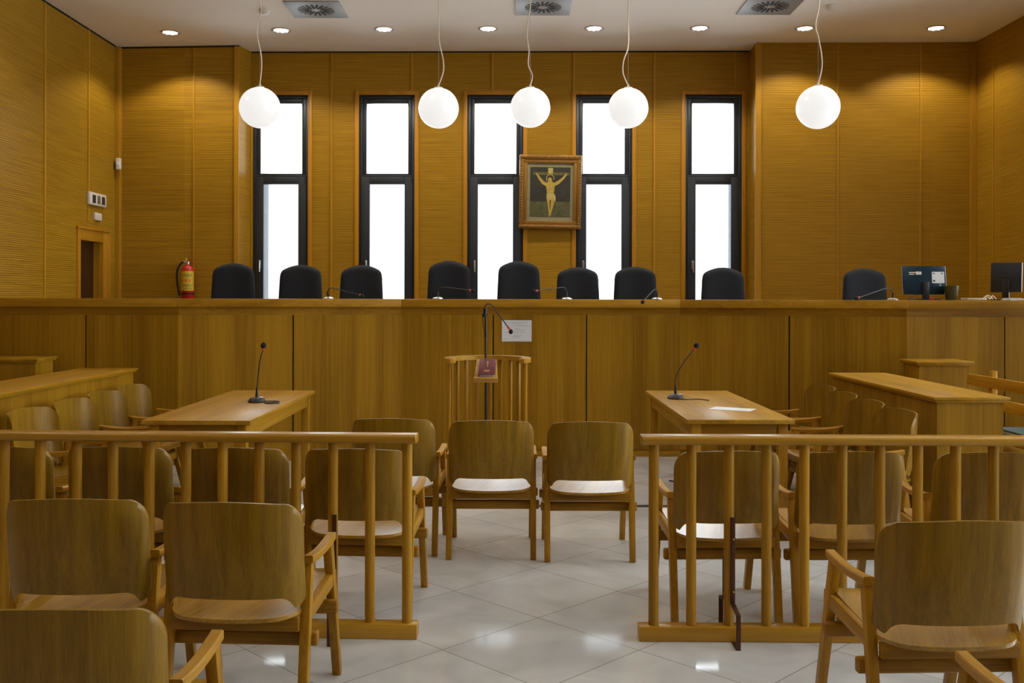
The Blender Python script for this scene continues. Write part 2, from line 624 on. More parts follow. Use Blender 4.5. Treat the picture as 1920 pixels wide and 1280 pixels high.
# window wall, in its own frame (local x along the wall, y into the building's outside)
WP = Vector((-3.354, 12.49, 0))
WQ = Vector((3.02, 12.39, 0))
WANG = math.atan2(WQ.y - WP.y, WQ.x - WP.x)
WLEN = (WQ - WP).length
win_px = [525.0, 724.5, 928.0, 1132.0, 1337.5]


def wall_x(px):
    # where the sight line through px meets the window wall, as a distance along the wall
    k = (px - 960.0) / F
    dx, dy = WQ.x - WP.x, WQ.y - WP.y
    t = (k * WP.y - WP.x) / (dx - k * dy)
    return t * WLEN


WX = [wall_x(p) for p in win_px]
HW, CAS = 0.358, 0.052         # half width of the metal frame, casing width
WTOP, WBOT = 4.105, 0.95
wb = MB()
edges = [0.0]
for c in WX:
    edges += [max(c - HW, edges[-1]), c + HW]
edges.append(WLEN)
for i in range(0, len(edges), 2):
    if edges[i + 1] - edges[i] > 0.004:
        wb.bx(edges[i], edges[i + 1], 0, 0.16, 0, CEIL)
for c in WX:
    wb.bx(c - HW, c + HW, 0, 0.16, WTOP, CEIL)
    wb.bx(c - HW, c + HW, 0, 0.16, 0, WBOT)
struct(wb, 'wall_back', M['ribs'], WP, WANG)
# outer leaf of the wall with deeper openings
ob = MB()
OH = HW - 0.045
prev = -0.3
for c in WX:
    ob.bx(prev, c - OH, 0.20, 0.62, 0.3, 4.9)
    ob.bx(c - OH, c + OH, 0.20, 0.62, 4.085, 4.9)
    ob.bx(c - OH, c + OH, 0.20, 0.62, 0.3, 0.99)
    prev = c + OH
ob.bx(prev, WLEN + 0.3, 0.20, 0.62, 0.3, 4.9)
struct(ob, 'wall_outer', M['reveal'], WP, WANG)

# battens of the window wall
tb = MB()
for px, full in ((621, True), (771.5, False), (922.5, False), (1075, False), (1226, True), (1377, False)):
    x = wall_x(px)
    tb.bx(x - 0.013, x + 0.013, -0.012, 0.005, 0.56 if full else WTOP + CAS, CEIL - 0.02, 0.002)
struct(tb, 'trim_2', M['batten'], WP, WANG)
struct(MB().bx(0, WLEN, -0.006, 0.005, CEIL - 0.018, CEIL - 0.001), 'trim_3', M['dark_gap'], WP, WANG)


def local(o, loc, rz):
    o.location = loc
    o.rotation_euler = (0, 0, rz)


WM = Matrix.Translation(WP) @ Matrix.Rotation(WANG, 4, 'Z')
for i, c in enumerate(WX):
    z_t, z_b = WTOP, WBOT
    f = MB()                                    # outer metal frame with transom
    f.bx(c - HW, c - HW + 0.04, 0.03, 0.11, z_b, z_t, 0.003)
    f.bx(c + HW - 0.04, c + HW, 0.03, 0.11, z_b, z_t, 0.003)
    f.bx(c - HW + 0.04, c + HW - 0.04, 0.03, 0.11, z_t - 0.04, z_t, 0.003)
    f.bx(c - HW + 0.04, c + HW - 0.04, 0.03, 0.11, z_b, z_b + 0.04, 0.003)
    f.bx(c - HW + 0.04, c + HW - 0.04, 0.03, 0.11, 3.045, 3.085, 0.003)
    w = f.build('window_%d' % (i + 1), M['frame_metal'])
    w['kind'] = 'structure'
    local(w, WP, WANG)
    cs = MB()                                   # oak casing round the opening
    x0, x1 = c - HW, c + HW
    xo0 = max(x0 - CAS, 0.001)
    cs.bx(xo0, x0, -0.015, 0.03, z_b - CAS, z_t + CAS, 0.003)
    cs.bx(x1, min(x1 + CAS, WLEN - 0.001), -0.015, 0.03, z_b - CAS, z_t + CAS, 0.003)
    cs.bx(x0, x1, -0.015, 0.03, z_t, z_t + CAS, 0.003)
    cs.bx(x0, x1, -0.015, 0.03, z_b - CAS, z_b, 0.003)
    cs.build('window_casing', M['trim_oak'], w)
    # upper fixed light
    u = MB()
    a0, a1 = c - 0.318, c + 0.318
    g0, g1 = c - 0.266, c + 0.266
    u.bx(a0, g0, 0.045, 0.095, 3.085, 4.065, 0.004)
    u.bx(g1, a1, 0.045, 0.095, 3.085, 4.065, 0.004)
    u.bx(g0, g1, 0.045, 0.095, 4.005, 4.065, 0.004)
    u.bx(g0, g1, 0.045, 0.095, 3.085, 3.105, 0.002)
    us = u.build('upper_sash', M['frame_metal'], w)
    MB().bx(g0, g1, 0.066, 0.072, 3.10, 4.01).build('window_pane', M['glass'], us)
    # lower opening sash
    lo = MB()
    h0, h1 = c - 0.222, c + 0.226
    lo.bx(a0 - 0.012, h0, 0.018, 0.075, z_b + 0.03, 3.055, 0.006)
    lo.bx(h1, a1 + 0.012, 0.018, 0.075, z_b + 0.03, 3.055, 0.006)
    lo.bx(h0, h1, 0.018, 0.075, 2.966, 3.055, 0.006)
    lo.bx(h0, h1, 0.018, 0.075, z_b + 0.03, z_b + 0.13, 0.006)
    ls = lo.build('lower_sash', M['frame_metal'], w)
    MB().bx(h0, h1, 0.046, 0.052, z_b + 0.12, 2.975).build('window_pane', M['glass_low'], ls)
    hx = c - 0.262
    hd = MB()
    hd.bx(hx - 0.012, hx + 0.012, 0.004, 0.018, 1.88, 1.99, 0.004)
    hd.tube([(hx, 0.006, 1.975), (hx, -0.03, 1.98), (hx + 0.004, -0.036, 1.95), (hx + 0.004, -0.036, 1.84)], 0.0085, 8)
    hd.build('window_handle', M['silver'], ls)
    hg = MB().cyl((a1 + 0.002, 0.01, 2.99), (a1 + 0.002, 0.01, 3.08), 0.008, n=10)
    hg.build('window_hinge', M['frame_metal'], ls)
    pc = WM @ Vector((c, 0.66, 2.55))
    portal(pc, (PI / 2, 0, WANG), 0.72, 3.2).rotation_euler = (-PI / 2, 0, WANG)

# projecting wall left of the windows, side wall, right side
WLA = Vector((XL, 12.28, 0))
WLB = Vector((-3.42, 12.18, 0))
WRA = Vector((3.01, 12.0, 0))
WRB = Vector((XR, 11.95, 0))
struct(MB().prism([(WLA.x, WLA.y), (WLB.x, WLB.y), (WP.x, WP.y), (WP.x, 12.7), (WLA.x, 12.7)], 0, CEIL), 'wall_back_left', M['ribs'])
struct(MB().prism([(WRA.x, WRA.y), (WRB.x, WRB.y), (WRB.x, 12.7), (WQ.x, 12.7), (WQ.x, WQ.y)], 0, CEIL), 'wall_back_right', M['ribs'])
# left wall with doorway between y 11.2 and 11.8
DY0, DY1, DZ0, DZ1 = 11.20, 11.82, 0.0, 2.17
lw = MB()
lw.bx(XL - 0.16, XL, YREAR - 0.2, DY0, 0, CEIL)
lw.bx(XL - 0.16, XL, DY1, 12.7, 0, CEIL)
lw.bx(XL - 0.16, XL, DY0, DY1, DZ1, CEIL)
struct(lw, 'wall_left', M['ribs'])
dr = MB().bx(XL - 0.14, XL - 0.10, DY0, DY1, 0, DZ1).build('door_1', M['door_dark'])
dr['kind'] = 'structure'
dc = MB()
dc.bx(XL - 0.02, XL + 0.02, DY0 - 0.07, DY0, 0, DZ1 + 0.13, 0.003)
dc.bx(XL - 0.02, XL + 0.02, DY1, DY1 + 0.16, 0, DZ1 + 0.13, 0.003)
dc.bx(XL - 0.02, XL + 0.012, DY0, DY1, DZ1, DZ1 + 0.13, 0.002)
dc.bx(XL - 0.0, XL + 0.03, DY0 - 0.09, DY1 + 0.18, DZ1 + 0.13, DZ1 + 0.155, 0.003)
dc.bx(XL - 0.0, XL + 0.03, DY1 + 0.155, DY1 + 0.18, 0, DZ1 + 0.14, 0.003)
dc.bx(XL - 0.145, XL - 0.02, DY1 - 0.012, DY1, 0, DZ1, 0.0)
dc.build('door_casing', M['trim_oak'], dr)
MB().bx(XL - 0.10, XL - 0.07, DY0 + 0.06, DY0 + 0.09, 0.95, 1.1, 0.004).build('door_handle', M['silver'], dr)

# right wall, with tall windows beside the public side, outside the picture
RW = [(2.0, 1.7), (4.3, 1.7), (6.6, 1.7), (8.9, 1.7)]      # centre y, width
rw = MB()
y = YREAR - 0.2
RZ0, RZ1 = 0.6, 4.1
for cy, w_ in RW:
    rw.bx(XR, XR + 0.16, y, cy - w_ / 2, 0, CEIL)
    rw.bx(XR, XR + 0.16, cy - w_ / 2, cy + w_ / 2, RZ1, CEIL)
    rw.bx(XR, XR + 0.16, cy - w_ / 2, cy + w_ / 2, 0, RZ0)
    y = cy + w_ / 2
rw.bx(XR, XR + 0.16, y, 12.7, 0, CEIL)
struct(rw, 'wall_right', M['ribs'])
for k, (cy, w_) in enumerate(RW):
    f = MB()
    for yy in (cy - w_ / 2 + 0.035, cy, cy + w_ / 2 - 0.035):
        f.bx(XR + 0.03, XR + 0.11, yy - 0.035, yy + 0.035, RZ0, RZ1, 0.003)
    for zz in (RZ0 + 0.035, 3.05, RZ1 - 0.035):
        f.bx(XR + 0.03, XR + 0.11, cy - w_ / 2, cy + w_ / 2, zz - 0.035, zz + 0.035, 0.003)
    w = f.build('window_%d' % (6 + k), M['frame_metal'])
    w['kind'] = 'structure'
    MB().bx(XR + 0.065, XR + 0.07, cy - w_ / 2 + 0.03, cy + w_ / 2 - 0.03, RZ0 + 0.03, RZ1 - 0.03).build('window_pane', M['glass'], w)
    portal((XR + 0.2, cy, (RZ0 + RZ1) / 2), (PI / 2, 0, 0), w_, RZ1 - RZ0).rotation_euler = (0, PI / 2, 0)
struct(MB().bx(XL - 0.2, XR + 0.2, YREAR - 0.2, YREAR, 0, CEIL), 'wall_rear', M['ribs'])

# battens and shadow gaps on the other walls
n_trim = [4]


def trim(mb, mat):
    o = struct(mb, 'trim_%d' % n_trim[0], mat)
    n_trim[0] += 1
    return o


def ywall(px, X):
    return X * F / (px - 960.0)


t = MB()
for px in (83, 165):
    yy = ywall(px, XL)
    t.bx(XL - 0.004, XL + 0.010, yy - 0.02, yy + 0.02, 0 if px == 83 else 2.40, CEIL - 0.02, 0.002)
for yy in (8.9, 7.7, 6.5, 5.3, 4.1, 2.9, 1.7, 0.5):
    t.bx(XL - 0.004, XL + 0.010, yy - 0.02, yy + 0.02, 0, CEIL - 0.02, 0.002)
trim(t, M['batten'])
t = MB()
t.bx(XL, XL + 0.055, 12.20, 12.29, 0, CEIL - 0.012, 0.003)
trim(t, M['batten'])
t = MB()
for px in (363,):
    k = (px - 960) / F
    s = (k * WLA.y - WLA.x) / ((WLB.x - WLA.x) - k * (WLB.y - WLA.y))
    p = WLA.lerp(WLB, s)
    t.box((p.x, p.y - 0.003, CEIL / 2), (0.02, 0.016, CEIL - 0.04), 0.002)
t.box((WLB.x - 0.03, WLB.y - 0.002, CEIL / 2), (0.06, 0.03, CEIL - 0.03), 0.004)
trim(t, M['batten'])
t = MB()
for px in (1570, 1725):
    k = (px - 960) / F
    s = (k * WRA.y - WRA.x) / ((WRB.x - WRA.x) - k * (WRB.y - WRA.y))
    p = WRA.lerp(WRB, s)
    t.box((p.x, p.y - 0.003, CEIL / 2), (0.022, 0.016, CEIL - 0.03), 0.002)
t.box((WRA.x + 0.02, WRA.y - 0.002, CEIL / 2), (0.075, 0.03, CEIL - 0.02), 0.004)
t.box((XR - 0.035, WRB.y - 0.02, CEIL / 2), (0.07, 0.05, CEIL - 0.02), 0.004)
trim(t, M['batten'])
t = MB()
for yy in (ywall(1862, XR), 10.3):
    t.bx(XR - 0.010, XR + 0.004, yy - 0.015, yy + 0.015, 0, CEIL - 0.02, 0.002)
trim(t, M['batten'])
t = MB()
t.bx(XL - 0.001, XL + 0.006, YREAR, 12.2, CEIL - 0.022, CEIL - 0.001)
t.bar((XL, 12.275, CEIL - 0.012), (-3.42, 12.175, CEIL - 0.012), 0.012, 0.02, bev=0)
trim(t, M['dark_gap'])

# ------------------------------------------------------------------ judges' bench
KN = [(-4.96, 8.72), (-2.99, 8.72), (-1.055, 9.26), (1.60, 9.26), (3.54, 8.72), (5.66, 8.72)]


def offset_line(pts, d):
    """shift a plan polyline sideways by d (positive = away from the viewer)"""
    out = []
    for i, p in enumerate(pts):
        p = Vector(p)
        ns = []
        if i > 0:
            e = (p - Vector(pts[i - 1])).normalized(); ns.append(Vector((-e.y, e.x)))
        if i < len(pts) - 1:
            e = (Vector(pts[i + 1]) - p).normalized(); ns.append(Vector((-e.y, e.x)))
        n = sum(ns, Vector((0, 0))).normalized()
        k = d / max(n.dot(ns[0]), 0.5)
        out.append((p.x + n.x * k, p.y + n.y * k))
    return out


def strip(mb, pts, d0, d1, z0, z1, bev=0.0):
    a = offset_line(pts, d0)
    b = offset_line(pts, d1)
    for i in range(len(pts) - 1):
        mb.prism([a[i], a[i + 1], b[i + 1], b[i]], z0, z1, bev)
    return mb


BT = 1.496
jb = thing('judges_bench', 'long angled oak veneer judges bench spanning the whole room below the windows', 'bench', (0, 0, 0))
strip(MB(), KN, -0.06, 0.30, 1.420, BT, 0.004).build('worktop', M['bench_x'], jb)
strip(MB(), KN, 0.30, 0.85, 1.40, BT - 0.006).build('rear_worktop', M['bench_x'], jb)
strip(MB(), KN, 0.018, 0.05, 1.345, 1.420).build('apron', M['bench_x'], jb)
strip(MB(), KN, 0.022, 0.06, 0.07, 1.345).build('backing', M['dark_gap'], jb)
strip(MB(), KN, 0.012, 0.05, 0.0, 0.066, 0.002).build('plinth', M['bench_x'], jb)
strip(MB(), KN, 0.80, 0.84, 0.0, 1.40).build('rear_panel', M['bench'], jb)


def bench_cut(px):
    k = (px - 960) / F
    for i in range(len(KN) - 1):
        a, b = Vector(KN[i]), Vector(KN[i + 1])
        den = (b.x - a.x) - k * (b.y - a.y)
        s = (k * a.y - a.x) / den
        if -1e-6 <= s <= 1 + 1e-6:
            return a.lerp(b, s)


cuts = [Vector(KN[0]), bench_cut(161), Vector(KN[1]), bench_cut(550), Vector(KN[2]), bench_cut(925), bench_cut(1100),
        Vector(KN[3]), bench_cut(1480), Vector(KN[4]), bench_cut(1884), Vector(KN[5])]
seam = [False, True, False, True, False, True, True, False, True, False, True, False]
for i in range(len(cuts) - 1):
    a, b = cuts[i], cuts[i + 1]
    e = (b - a).normalized()
    a2 = a + e * (0.006 if seam[i] else 0.0)
    b2 = b - e * (0.006 if seam[i + 1] else 0.0)
    nrm = Vector((-e.y, e.x))
    q = MB().prism([(a2.x, a2.y), (b2.x, b2.y), (b2.x + nrm.x * 0.02, b2.y + nrm.y * 0.02), (a2.x + nrm.x * 0.02, a2.y + nrm.y * 0.02)], 0.068, 1.347)
    q.build('front_panel', M['bench'], jb)

# sheet of paper taped on the front of the bench
p = thing('paper_notice', 'white printed sheet taped to the centre front of the judges bench', 'paper', (0, 9.2585, 0))
c0, c1 = at(941, 600, 9.255), at(997, 640, 9.255)
MB().bx(c0.x, c1.x, -0.0035, 0.0, c1.z, c0.z).build('sheet', M['paper'], p)
for fx0, fx1, fy in ((0.12, 0.88, 0.10), (0.30, 0.70, 0.16), (0.38, 0.92, 0.26), (0.45, 0.62, 0.40), (0.40, 0.80, 0.47), (0.14, 0.72, 0.57), (0.40, 0.66, 0.72), (0.38, 0.60, 0.78), (0.04, 0.20, 0.90)):
    xx0, xx1 = c0.x + (c1.x - c0.x) * fx0, c0.x + (c1.x - c0.x) * fx1
    zz = c0.z + (c1.z - c0.z) * fy
    ln = MB()
    x = xx0
    while x < xx1 - 0.004:
        l_ = random.uniform(0.006, 0.02)
        ln.bx(x, min(x + l_, xx1), -0.0042, -0.0034, zz - 0.0022, zz + 0.0022)
        x += l_ + 0.004
    ln.build('printed_line', M['ink'], p)


# ------------------------------------------------------------------ chairs
def lin(a, b, n):
    return [a + (b - a) * k / (n - 1) for k in range(n)]


def rounded_drop(ax, half, r):
    """how far a rounded corner of radius r falls at distance ax from the centre"""
    if ax <= half - r: return 0.0
    t_ = min(ax - (half - r), r)
    return r - math.sqrt(max(r * r - t_ * t_, 0))


def make_chair():
    root = empty('wooden_armchair')
    # back shell
    xs = sorted(set([round(v, 5) for v in lin(-0.17, 0.17, 15)] +
                    [s * v for s in (-1, 1) for v in (0.180, 0.190, 0.198, 0.206, 0.213, 0.220, 0.226, 0.232, 0.236, 0.239, 0.2415, 0.2435, 0.245, 0.2457, 0.246)]))
    NV = 16
    front, back = [], []
    for x in xs:
        ax = abs(x)
        zt = 0.812 - 0.018 * (ax / 0.246) ** 2 - 1.65 * rounded_drop(ax, 0.246, 0.050)
        if ax < 0.17: zb = 0.474
        elif ax < 0.215:
            t_ = (ax - 0.17) / 0.045
            zb = 0.474 - 0.043 * (1 - math.sqrt(max(1 - t_ * t_, 0)))
        else:
            zb = 0.431 + rounded_drop(ax, 0.246, 0.03) * 1.2
        rf, rb = [], []
        for j in range(NV):
            v = j / (NV - 1)
            z = zb + (zt - zb) * v
            w = (z - 0.45) / 0.36
            y = 0.034 * (ax / 0.246) ** 2 + 0.060 * (ax / 0.246) ** 6 - 0.099 - 0.040 * w - 0.010 * math.sin(PI * max(min(w, 1), 0))
            rf.append(Vector((x, y + 0.006, z)))
            rb.append(Vector((x, y - 0.006, z)))
        front.append(rf)
        back.append(rb)
    MB().sheet(front, back).build('backrest', M['chair'], root, angle=50)
    # seat shell
    xs = sorted(set([round(v, 5) for v in lin(-0.13, 0.13, 11)] + [s * v for s in (-1, 1) for v in (0.15, 0.17, 0.185, 0.198, 0.209, 0.218, 0.225, 0.230, 0.233)]))
    top, bot = [], []
    for x in xs:
        ax = abs(x)
        y0 = -0.100 + 0.03 * (ax / 0.233) ** 2 + rounded_drop(ax, 0.233, 0.09)
        y1 = 0.420 - rounded_drop(ax, 0.233, 0.05)
        ra, rb = [], []
        for j in range(18):
            y = y0 + (y1 - y0) * j / 17
            z = 0.399 + 0.085 * (y + 0.075) - 0.004 * math.sin(PI * (y + 0.100) / 0.53) + 0.006 * (ax / 0.233) ** 2
            if y > 0.36: z -= 0.35 * (y - 0.36) ** 2 * 10
            ra.append(Vector((x, y, z + 0.007)))
            rb.append(Vector((x, y, z - 0.007)))
        top.append(ra)
        bot.append(rb)
    MB().sheet(top, bot).build('seat', M['seat'], root, angle=50)
    # frame under the seat
    MB().bx(-0.228, 0.228, -0.040, -0.016, 0.345, 0.396, 0.003).build('seat_rail', M['frame_x'], root)
    MB().bx(-0.228, 0.228, 0.370, 0.394, 0.380, 0.426, 0.003).build('seat_rail', M['frame_x'], root)
    for s in (-1, 1):
        MB().bar((s * 0.243, -0.005, 0.388), (s * 0.243, 0.405, 0.418), 0.028, 0.052, bev=0.004).build('side_rail', M['frame_y'], root)
    # crossbars with projecting rounded ends
    for y, z in ((0.040, 0.300), (0.345, 0.314)):
        MB().box((0, y, z), (0.558, 0.034, 0.052), 0.009, seg=3).build('crossbar', M['frame_x'], root)
    for s in (-1, 1):
        MB().bar((s * 0.243, -0.050, 0.0), (s * 0.243, 0.040, 0.572), 0.034, 0.034, 0.034, 0.044, bev=0.004, up=(0, 1, 0)).build('leg', M['frame_z'], root)
        MB().bar((s * 0.243, 0.485, 0.0), (s * 0.243, 0.325, 0.572), 0.034, 0.034, 0.034, 0.044, bev=0.004, up=(0, 1, 0)).build('leg', M['frame_z'], root)
        # armrest: slightly dished bar
        ys = lin(0.010, 0.358, 13)
        A, B = [], []
        for xx in (-0.018, -0.014, 0.0, 0.014, 0.018):
            ra, rb = [], []
            e = 0.004 if abs(xx) > 0.017 else 0.0
            for k, yy in enumerate(ys):
                zz = 0.572 + 0.012 * ((yy - 0.185) / 0.17) ** 2
                ra.append(Vector((s * 0.249 + xx, yy, zz + 0.013 - e)))
                rb.append(Vector((s * 0.249 + xx, yy, zz - 0.015 + e)))
            A.append(ra)
            B.append(rb)
        MB().sheet(A, B).build('armrest', M['frame_y'], root, angle=40)
    return root


chair0 = make_chair()
chair_used = [False]


def put_chair(px, d, rz, label, group):
    """px is the middle of the backrest, d the distance of the backrest"""
    o = copy_tree(chair0) if chair_used[0] else chair0
    chair_used[0] = True
    o.location = ((px - 960.0) / F * d, d, 0.0)
    o.rotation_euler = (0, 0, rz)
    tag(o, label, 'chair', group)
    return o


R = math.radians
g = 'armchairs behind the rails in the foreground'
put_chair(157, 3.47, R(1.5), 'leftmost foreground wooden armchair in front of the left rail, right legs hidden', g)
put_chair(446, 3.42, R(-3), 'foreground wooden armchair nearest the aisle in front of the left rail', g)
put_chair(128, 2.29, R(1), 'wooden armchair cropped by the bottom left corner, the closest chair on the left', g)
put_chair(1774, 3.17, R(2), 'wooden armchair in front of the right rail near the right frame edge', g)
put_chair(2165, 2.16, R(3), 'wooden armchair of which only an armrest shows in the bottom right corner', g)
g = 'armchairs facing the bench in the middle'
put_chair(741, 5.73, R(-3), 'wooden armchair left of the three in the central aisle, partly behind the left rail end', g)
put_chair(922, 5.65, R(0), 'middle wooden armchair of the three in the central aisle', g)
put_chair(1106, 5.60, R(0), 'wooden armchair right of the three in the central aisle', g)
g = 'armchairs beyond the left rail'
put_chair(12, 4.64, R(0), 'wooden armchair behind the left rail, cut by the left frame edge', g)
put_chair(233, 4.64, R(0), 'second wooden armchair from the left behind the left rail', g)
put_chair(450, 4.62, R(-1), 'wooden armchair behind the left rail, below the left table', g)
put_chair(674, 4.60, R(-3), 'wooden armchair behind the aisle end of the left rail with a shiny seat', g)
g = 'armchairs beyond the right rail'
put_chair(1359, 4.56, R(2), 'wooden armchair behind the aisle end of the right rail, white sheen on its seat', g)
put_chair(1587, 4.55, R(1), 'second wooden armchair from the aisle behind the right rail', g)
put_chair(1842, 4.54, R(0), 'wooden armchair behind the right rail, cut by the right frame edge', g)
g = 'armchairs along the left counter'
LL = ['wooden armchair nearest the camera in the row along the left counter', 'second nearest wooden armchair in the row along the left counter',
      'second farthest wooden armchair in the row along the left counter', 'wooden armchair farthest back in the row along the left counter, beside the left table']
for (px, d), lb in zip(((80, 6.05), (157, 6.61), (217, 7.17), (265, 7.73)), LL):
    put_chair(px, d, R(-96), lb, g)
g = 'armchairs along the right counter'
RL = ['wooden armchair farthest back in the row along the right counter', 'second farthest wooden armchair in the row along the right counter',
      'second nearest wooden armchair in the row along the right counter', 'wooden armchair nearest the camera in the row along the right counter']
for (px, d), lb in zip(((1523, 7.78), (1560, 7.22), (1605, 6.66), (1660, 6.10)), RL):
    put_chair(px, d, R(96), lb, g)


# ------------------------------------------------------------------ balustrade rails
def make_rail(name, label, pa, pb, post_x, bracket_x, ends):
    """pa, pb: plan ends of the rail's centre line; post_x and bracket_x: distances from pa"""
    pa, pb = Vector(pa), Vector(pb)
    L_ = (pb - pa).length
    ang = math.atan2(pb.y - pa.y, pb.x - pa.x)
    root = thing(name, label, 'railing', (pa.x, pa.y, 0), ang)
    # handrail, rounded profile
    prof = []
    w, h = 0.100, 0.042
    for k in range(20):
        a = 2 * PI * k / 20
        cx, sx = math.cos(a), math.sin(a)
        prof.append((w / 2 * (abs(cx) ** 0.45) * (1 if cx >= 0 else -1), h / 2 * (abs(sx) ** 0.6) * (1 if sx >= 0 else -1)))
    mb = MB()
    x0, x1 = ends
    xs = [x0, x0 + 0.003, x1 - 0.003, x1]
    sc = [0.90, 1, 1, 0.90]
    rs = []
    for x, s in zip(xs, sc):
        rs.append([mb.bm.verts.new((x, a * s, 0.882 + b * s)) for a, b in prof])
    for a, b in zip(rs, rs[1:]):
        for k in range(20):
            mb.bm.faces.new((a[k], a[(k + 1) % 20], b[(k + 1) % 20], b[k]))
    mb.bm.faces.new(rs[0][::-1])
    mb.bm.faces.new(rs[-1])
    mb.build('handrail', M['rail_x'], root)
    MB().bx(x0 - (0.010 if x0 > -0.2 else 0), x1 + 0.004, -0.036, 0.036, 0.0, 0.066, 0.005).build('base_beam', M['rail_x'], root)
    for x in post_x:
        MB().rings([((x, 0, 0.060), 0.0225), ((x, 0, 0.864), 0.0225)], 14).build('baluster', M['rail_z'], root)
    for x in bracket_x:
        b = MB()
        b.bx(x + 0.002, x + 0.022, -0.030, -0.0225, 0.165, 0.545, 0.001)
        b.bar((x + 0.012, -0.026, 0.168), (x + 0.014, -0.132, 0.148), 0.020, 0.007, bev=0.001)
        b.bx(x + 0.004, x + 0.024, -0.136, -0.129, 0.0, 0.151, 0.001)
        b.bx(x + 0.004, x + 0.024, -0.132, -0.037, 0.0, 0.006, 0.001)
        b.bx(x - 0.022, x - 0.002, 0.0225, 0.030, 0.165, 0.36, 0.001)
        b.bar((x - 0.012, 0.026, 0.168), (x - 0.012, 0.112, 0.160), 0.020, 0.007, bev=0.001)
        b.bx(x - 0.022, x - 0.002, 0.106, 0.113, 0.0, 0.163, 0.001)
        ob_ = b.build('floor_bracket', M['rust'], root)
        s_ = MB()
        for zz in (0.22, 0.45):
            s_.cyl((x + 0.015, -0.0335, zz), (x + 0.015, -0.029, zz), 0.004, n=10)
        s_.build('screw', M['gold_ink'], ob_)
    return root


# left rail runs from the aisle to the left, right rail from the aisle to the right
la, lb_ = Vector((-3.20, 4.41)), Vector((-0.418, 4.315))
LLEN = (lb_ - la).length
post = [LLEN - 0.045 - 0.1655 * k for k in range(18)]
post = [p for p in post if p > 0.03]
make_rail('spindle_railing', 'oak spindle railing left of the aisle with a rounded handrail and base beam', la, lb_, post,
          [LLEN - 0.045 - 0.1655 * 2], (0.0, LLEN))
ra_, rb_ = Vector((0.570, 4.295)), Vector((3.10, 4.265))
RLEN = (rb_ - ra_).length
post = [0.057 + 0.1655 * k for k in range(15) if 0.057 + 0.1655 * k < RLEN - 0.03]
rr_ = make_rail('spindle_railing', 'oak spindle railing right of the aisle with a dark metal foot bracket', ra_, rb_, post,
                [0.057 + 0.1655 * 2], (0.0, RLEN))


# ------------------------------------------------------------------ tables
def make_table(label, x0, x1, y0, y1, h):
    root = thing('wooden_table', label, 'table', ((x0 + x1) / 2, (y0 + y1) / 2, 0), 0, 'party tables in front of the bench')
    hx, hy = (x1 - x0) / 2, (y1 - y0) / 2
    MB().bx(-hx, hx, -hy, hy, h - 0.028, h, 0.003).build('tabletop', M['table_y'], root)
    ins = 0.055
    for s in (-1, 1):
        MB().bx(s * (hx - ins) - 0.012, s * (hx - ins) + 0.012, -hy + ins, hy - ins, h - 0.125, h - 0.028, 0.002).build('apron', M['table_y'], root)
        MB().bx(-hx + ins, hx - ins, s * (hy - ins) - 0.012, s * (hy - ins) + 0.012, h - 0.125, h - 0.028, 0.002).build('apron', M['frame_x'], root)
    for sx in (-1, 1):
        for sy in (-1, 1):
            cx, cy = sx * (hx - ins - 0.01), sy * (hy - ins - 0.01)
            MB().bx(cx - 0.03, cx + 0.03, cy - 0.03, cy + 0.03, 0, h - 0.028, 0.003).build('leg', M['frame_z'], root)
    return root


TH = 0.742
make_table('oak table left of the aisle with a microphone and its coiled cable', -2.295, -1.620, 6.03, 8.02, TH)
make_table('oak table right of the aisle with a microphone and a sheet of paper', 1.105, 1.785, 6.13, 8.08, TH)

ps = MB()
q = [at(1328, 766.5, 6.70), at(1342, 761.5, 6.86), at(1418, 765.5, 6.72), at(1406, 770.5, 6.58)]
ps.prism([(v.x, v.y) for v in q], TH + 0.0005, TH + 0.002)
tag(ps.build('paper_sheet', M['paper'], None, False), 'white sheet of paper lying on the right table', 'paper')

tcb = MB().tube([(-1.70, 7.93, 0.70), (-1.69, 7.945, 0.60), (-1.70, 7.94, 0.3), (-1.69, 7.95, 0.02), (-1.55, 8.1, 0.008), (-1.3, 8.5, 0.008)], 0.006, 8)


# ------------------------------------------------------------------ side counters
def make_counter(name, label, x0, x1, y0, y1, h, ov=0.03, cat='counter'):
    root = thing(name, label, cat, ((x0 + x1) / 2, (y0 + y1) / 2, 0))
    hx, hy = (x1 - x0) / 2, (y1 - y0) / 2
    mb = MB()
    mb.bx(-hx, hx, -hy, hy, h - 0.018, h, 0.002)
    mb.bx(-hx + 0.012, hx - 0.012, -hy + 0.012, hy - 0.012, h - 0.034, h - 0.018, 0.002)
    mb.build('worktop', M['counter_y'], root)
    i = ov
    tk = 0.022
    MB().bx(-hx + i, -hx + i + tk, -hy + i, hy - i, 0, h - 0.034).build('side_panel', M['bench'], root)
    MB().bx(hx - i - tk, hx - i, -hy + i, hy - i, 0, h - 0.034).build('side_panel', M['bench'], root)
    MB().bx(-hx + i + tk, hx - i - tk, -hy + i, -hy + i + tk, 0, h - 0.034).build('end_panel', M['bench'], root)
    MB().bx(-hx + i + tk, hx - i - tk, hy - i - tk, hy - i, 0, h - 0.034).build('end_panel', M['bench'], root)
    return root


make_counter('side_counter', 'oak counter behind the left row of armchairs', -3.69, -3.21, 5.2, 8.36, 0.90)
make_counter('side_counter', 'oak counter with a panelled end behind the right row of armchairs', 2.60, 3.07, 5.99, 8.0, 0.90)
make_counter('reading_desk', 'small oak desk standing against the left end of the judges bench', -4.70, -4.02, 8.25, 8.62, 0.985, cat='desk')
make_counter('reading_desk', 'small oak desk standing behind the right counter', 3.38, 3.86, 8.12, 8.5, 0.985, cat='desk')

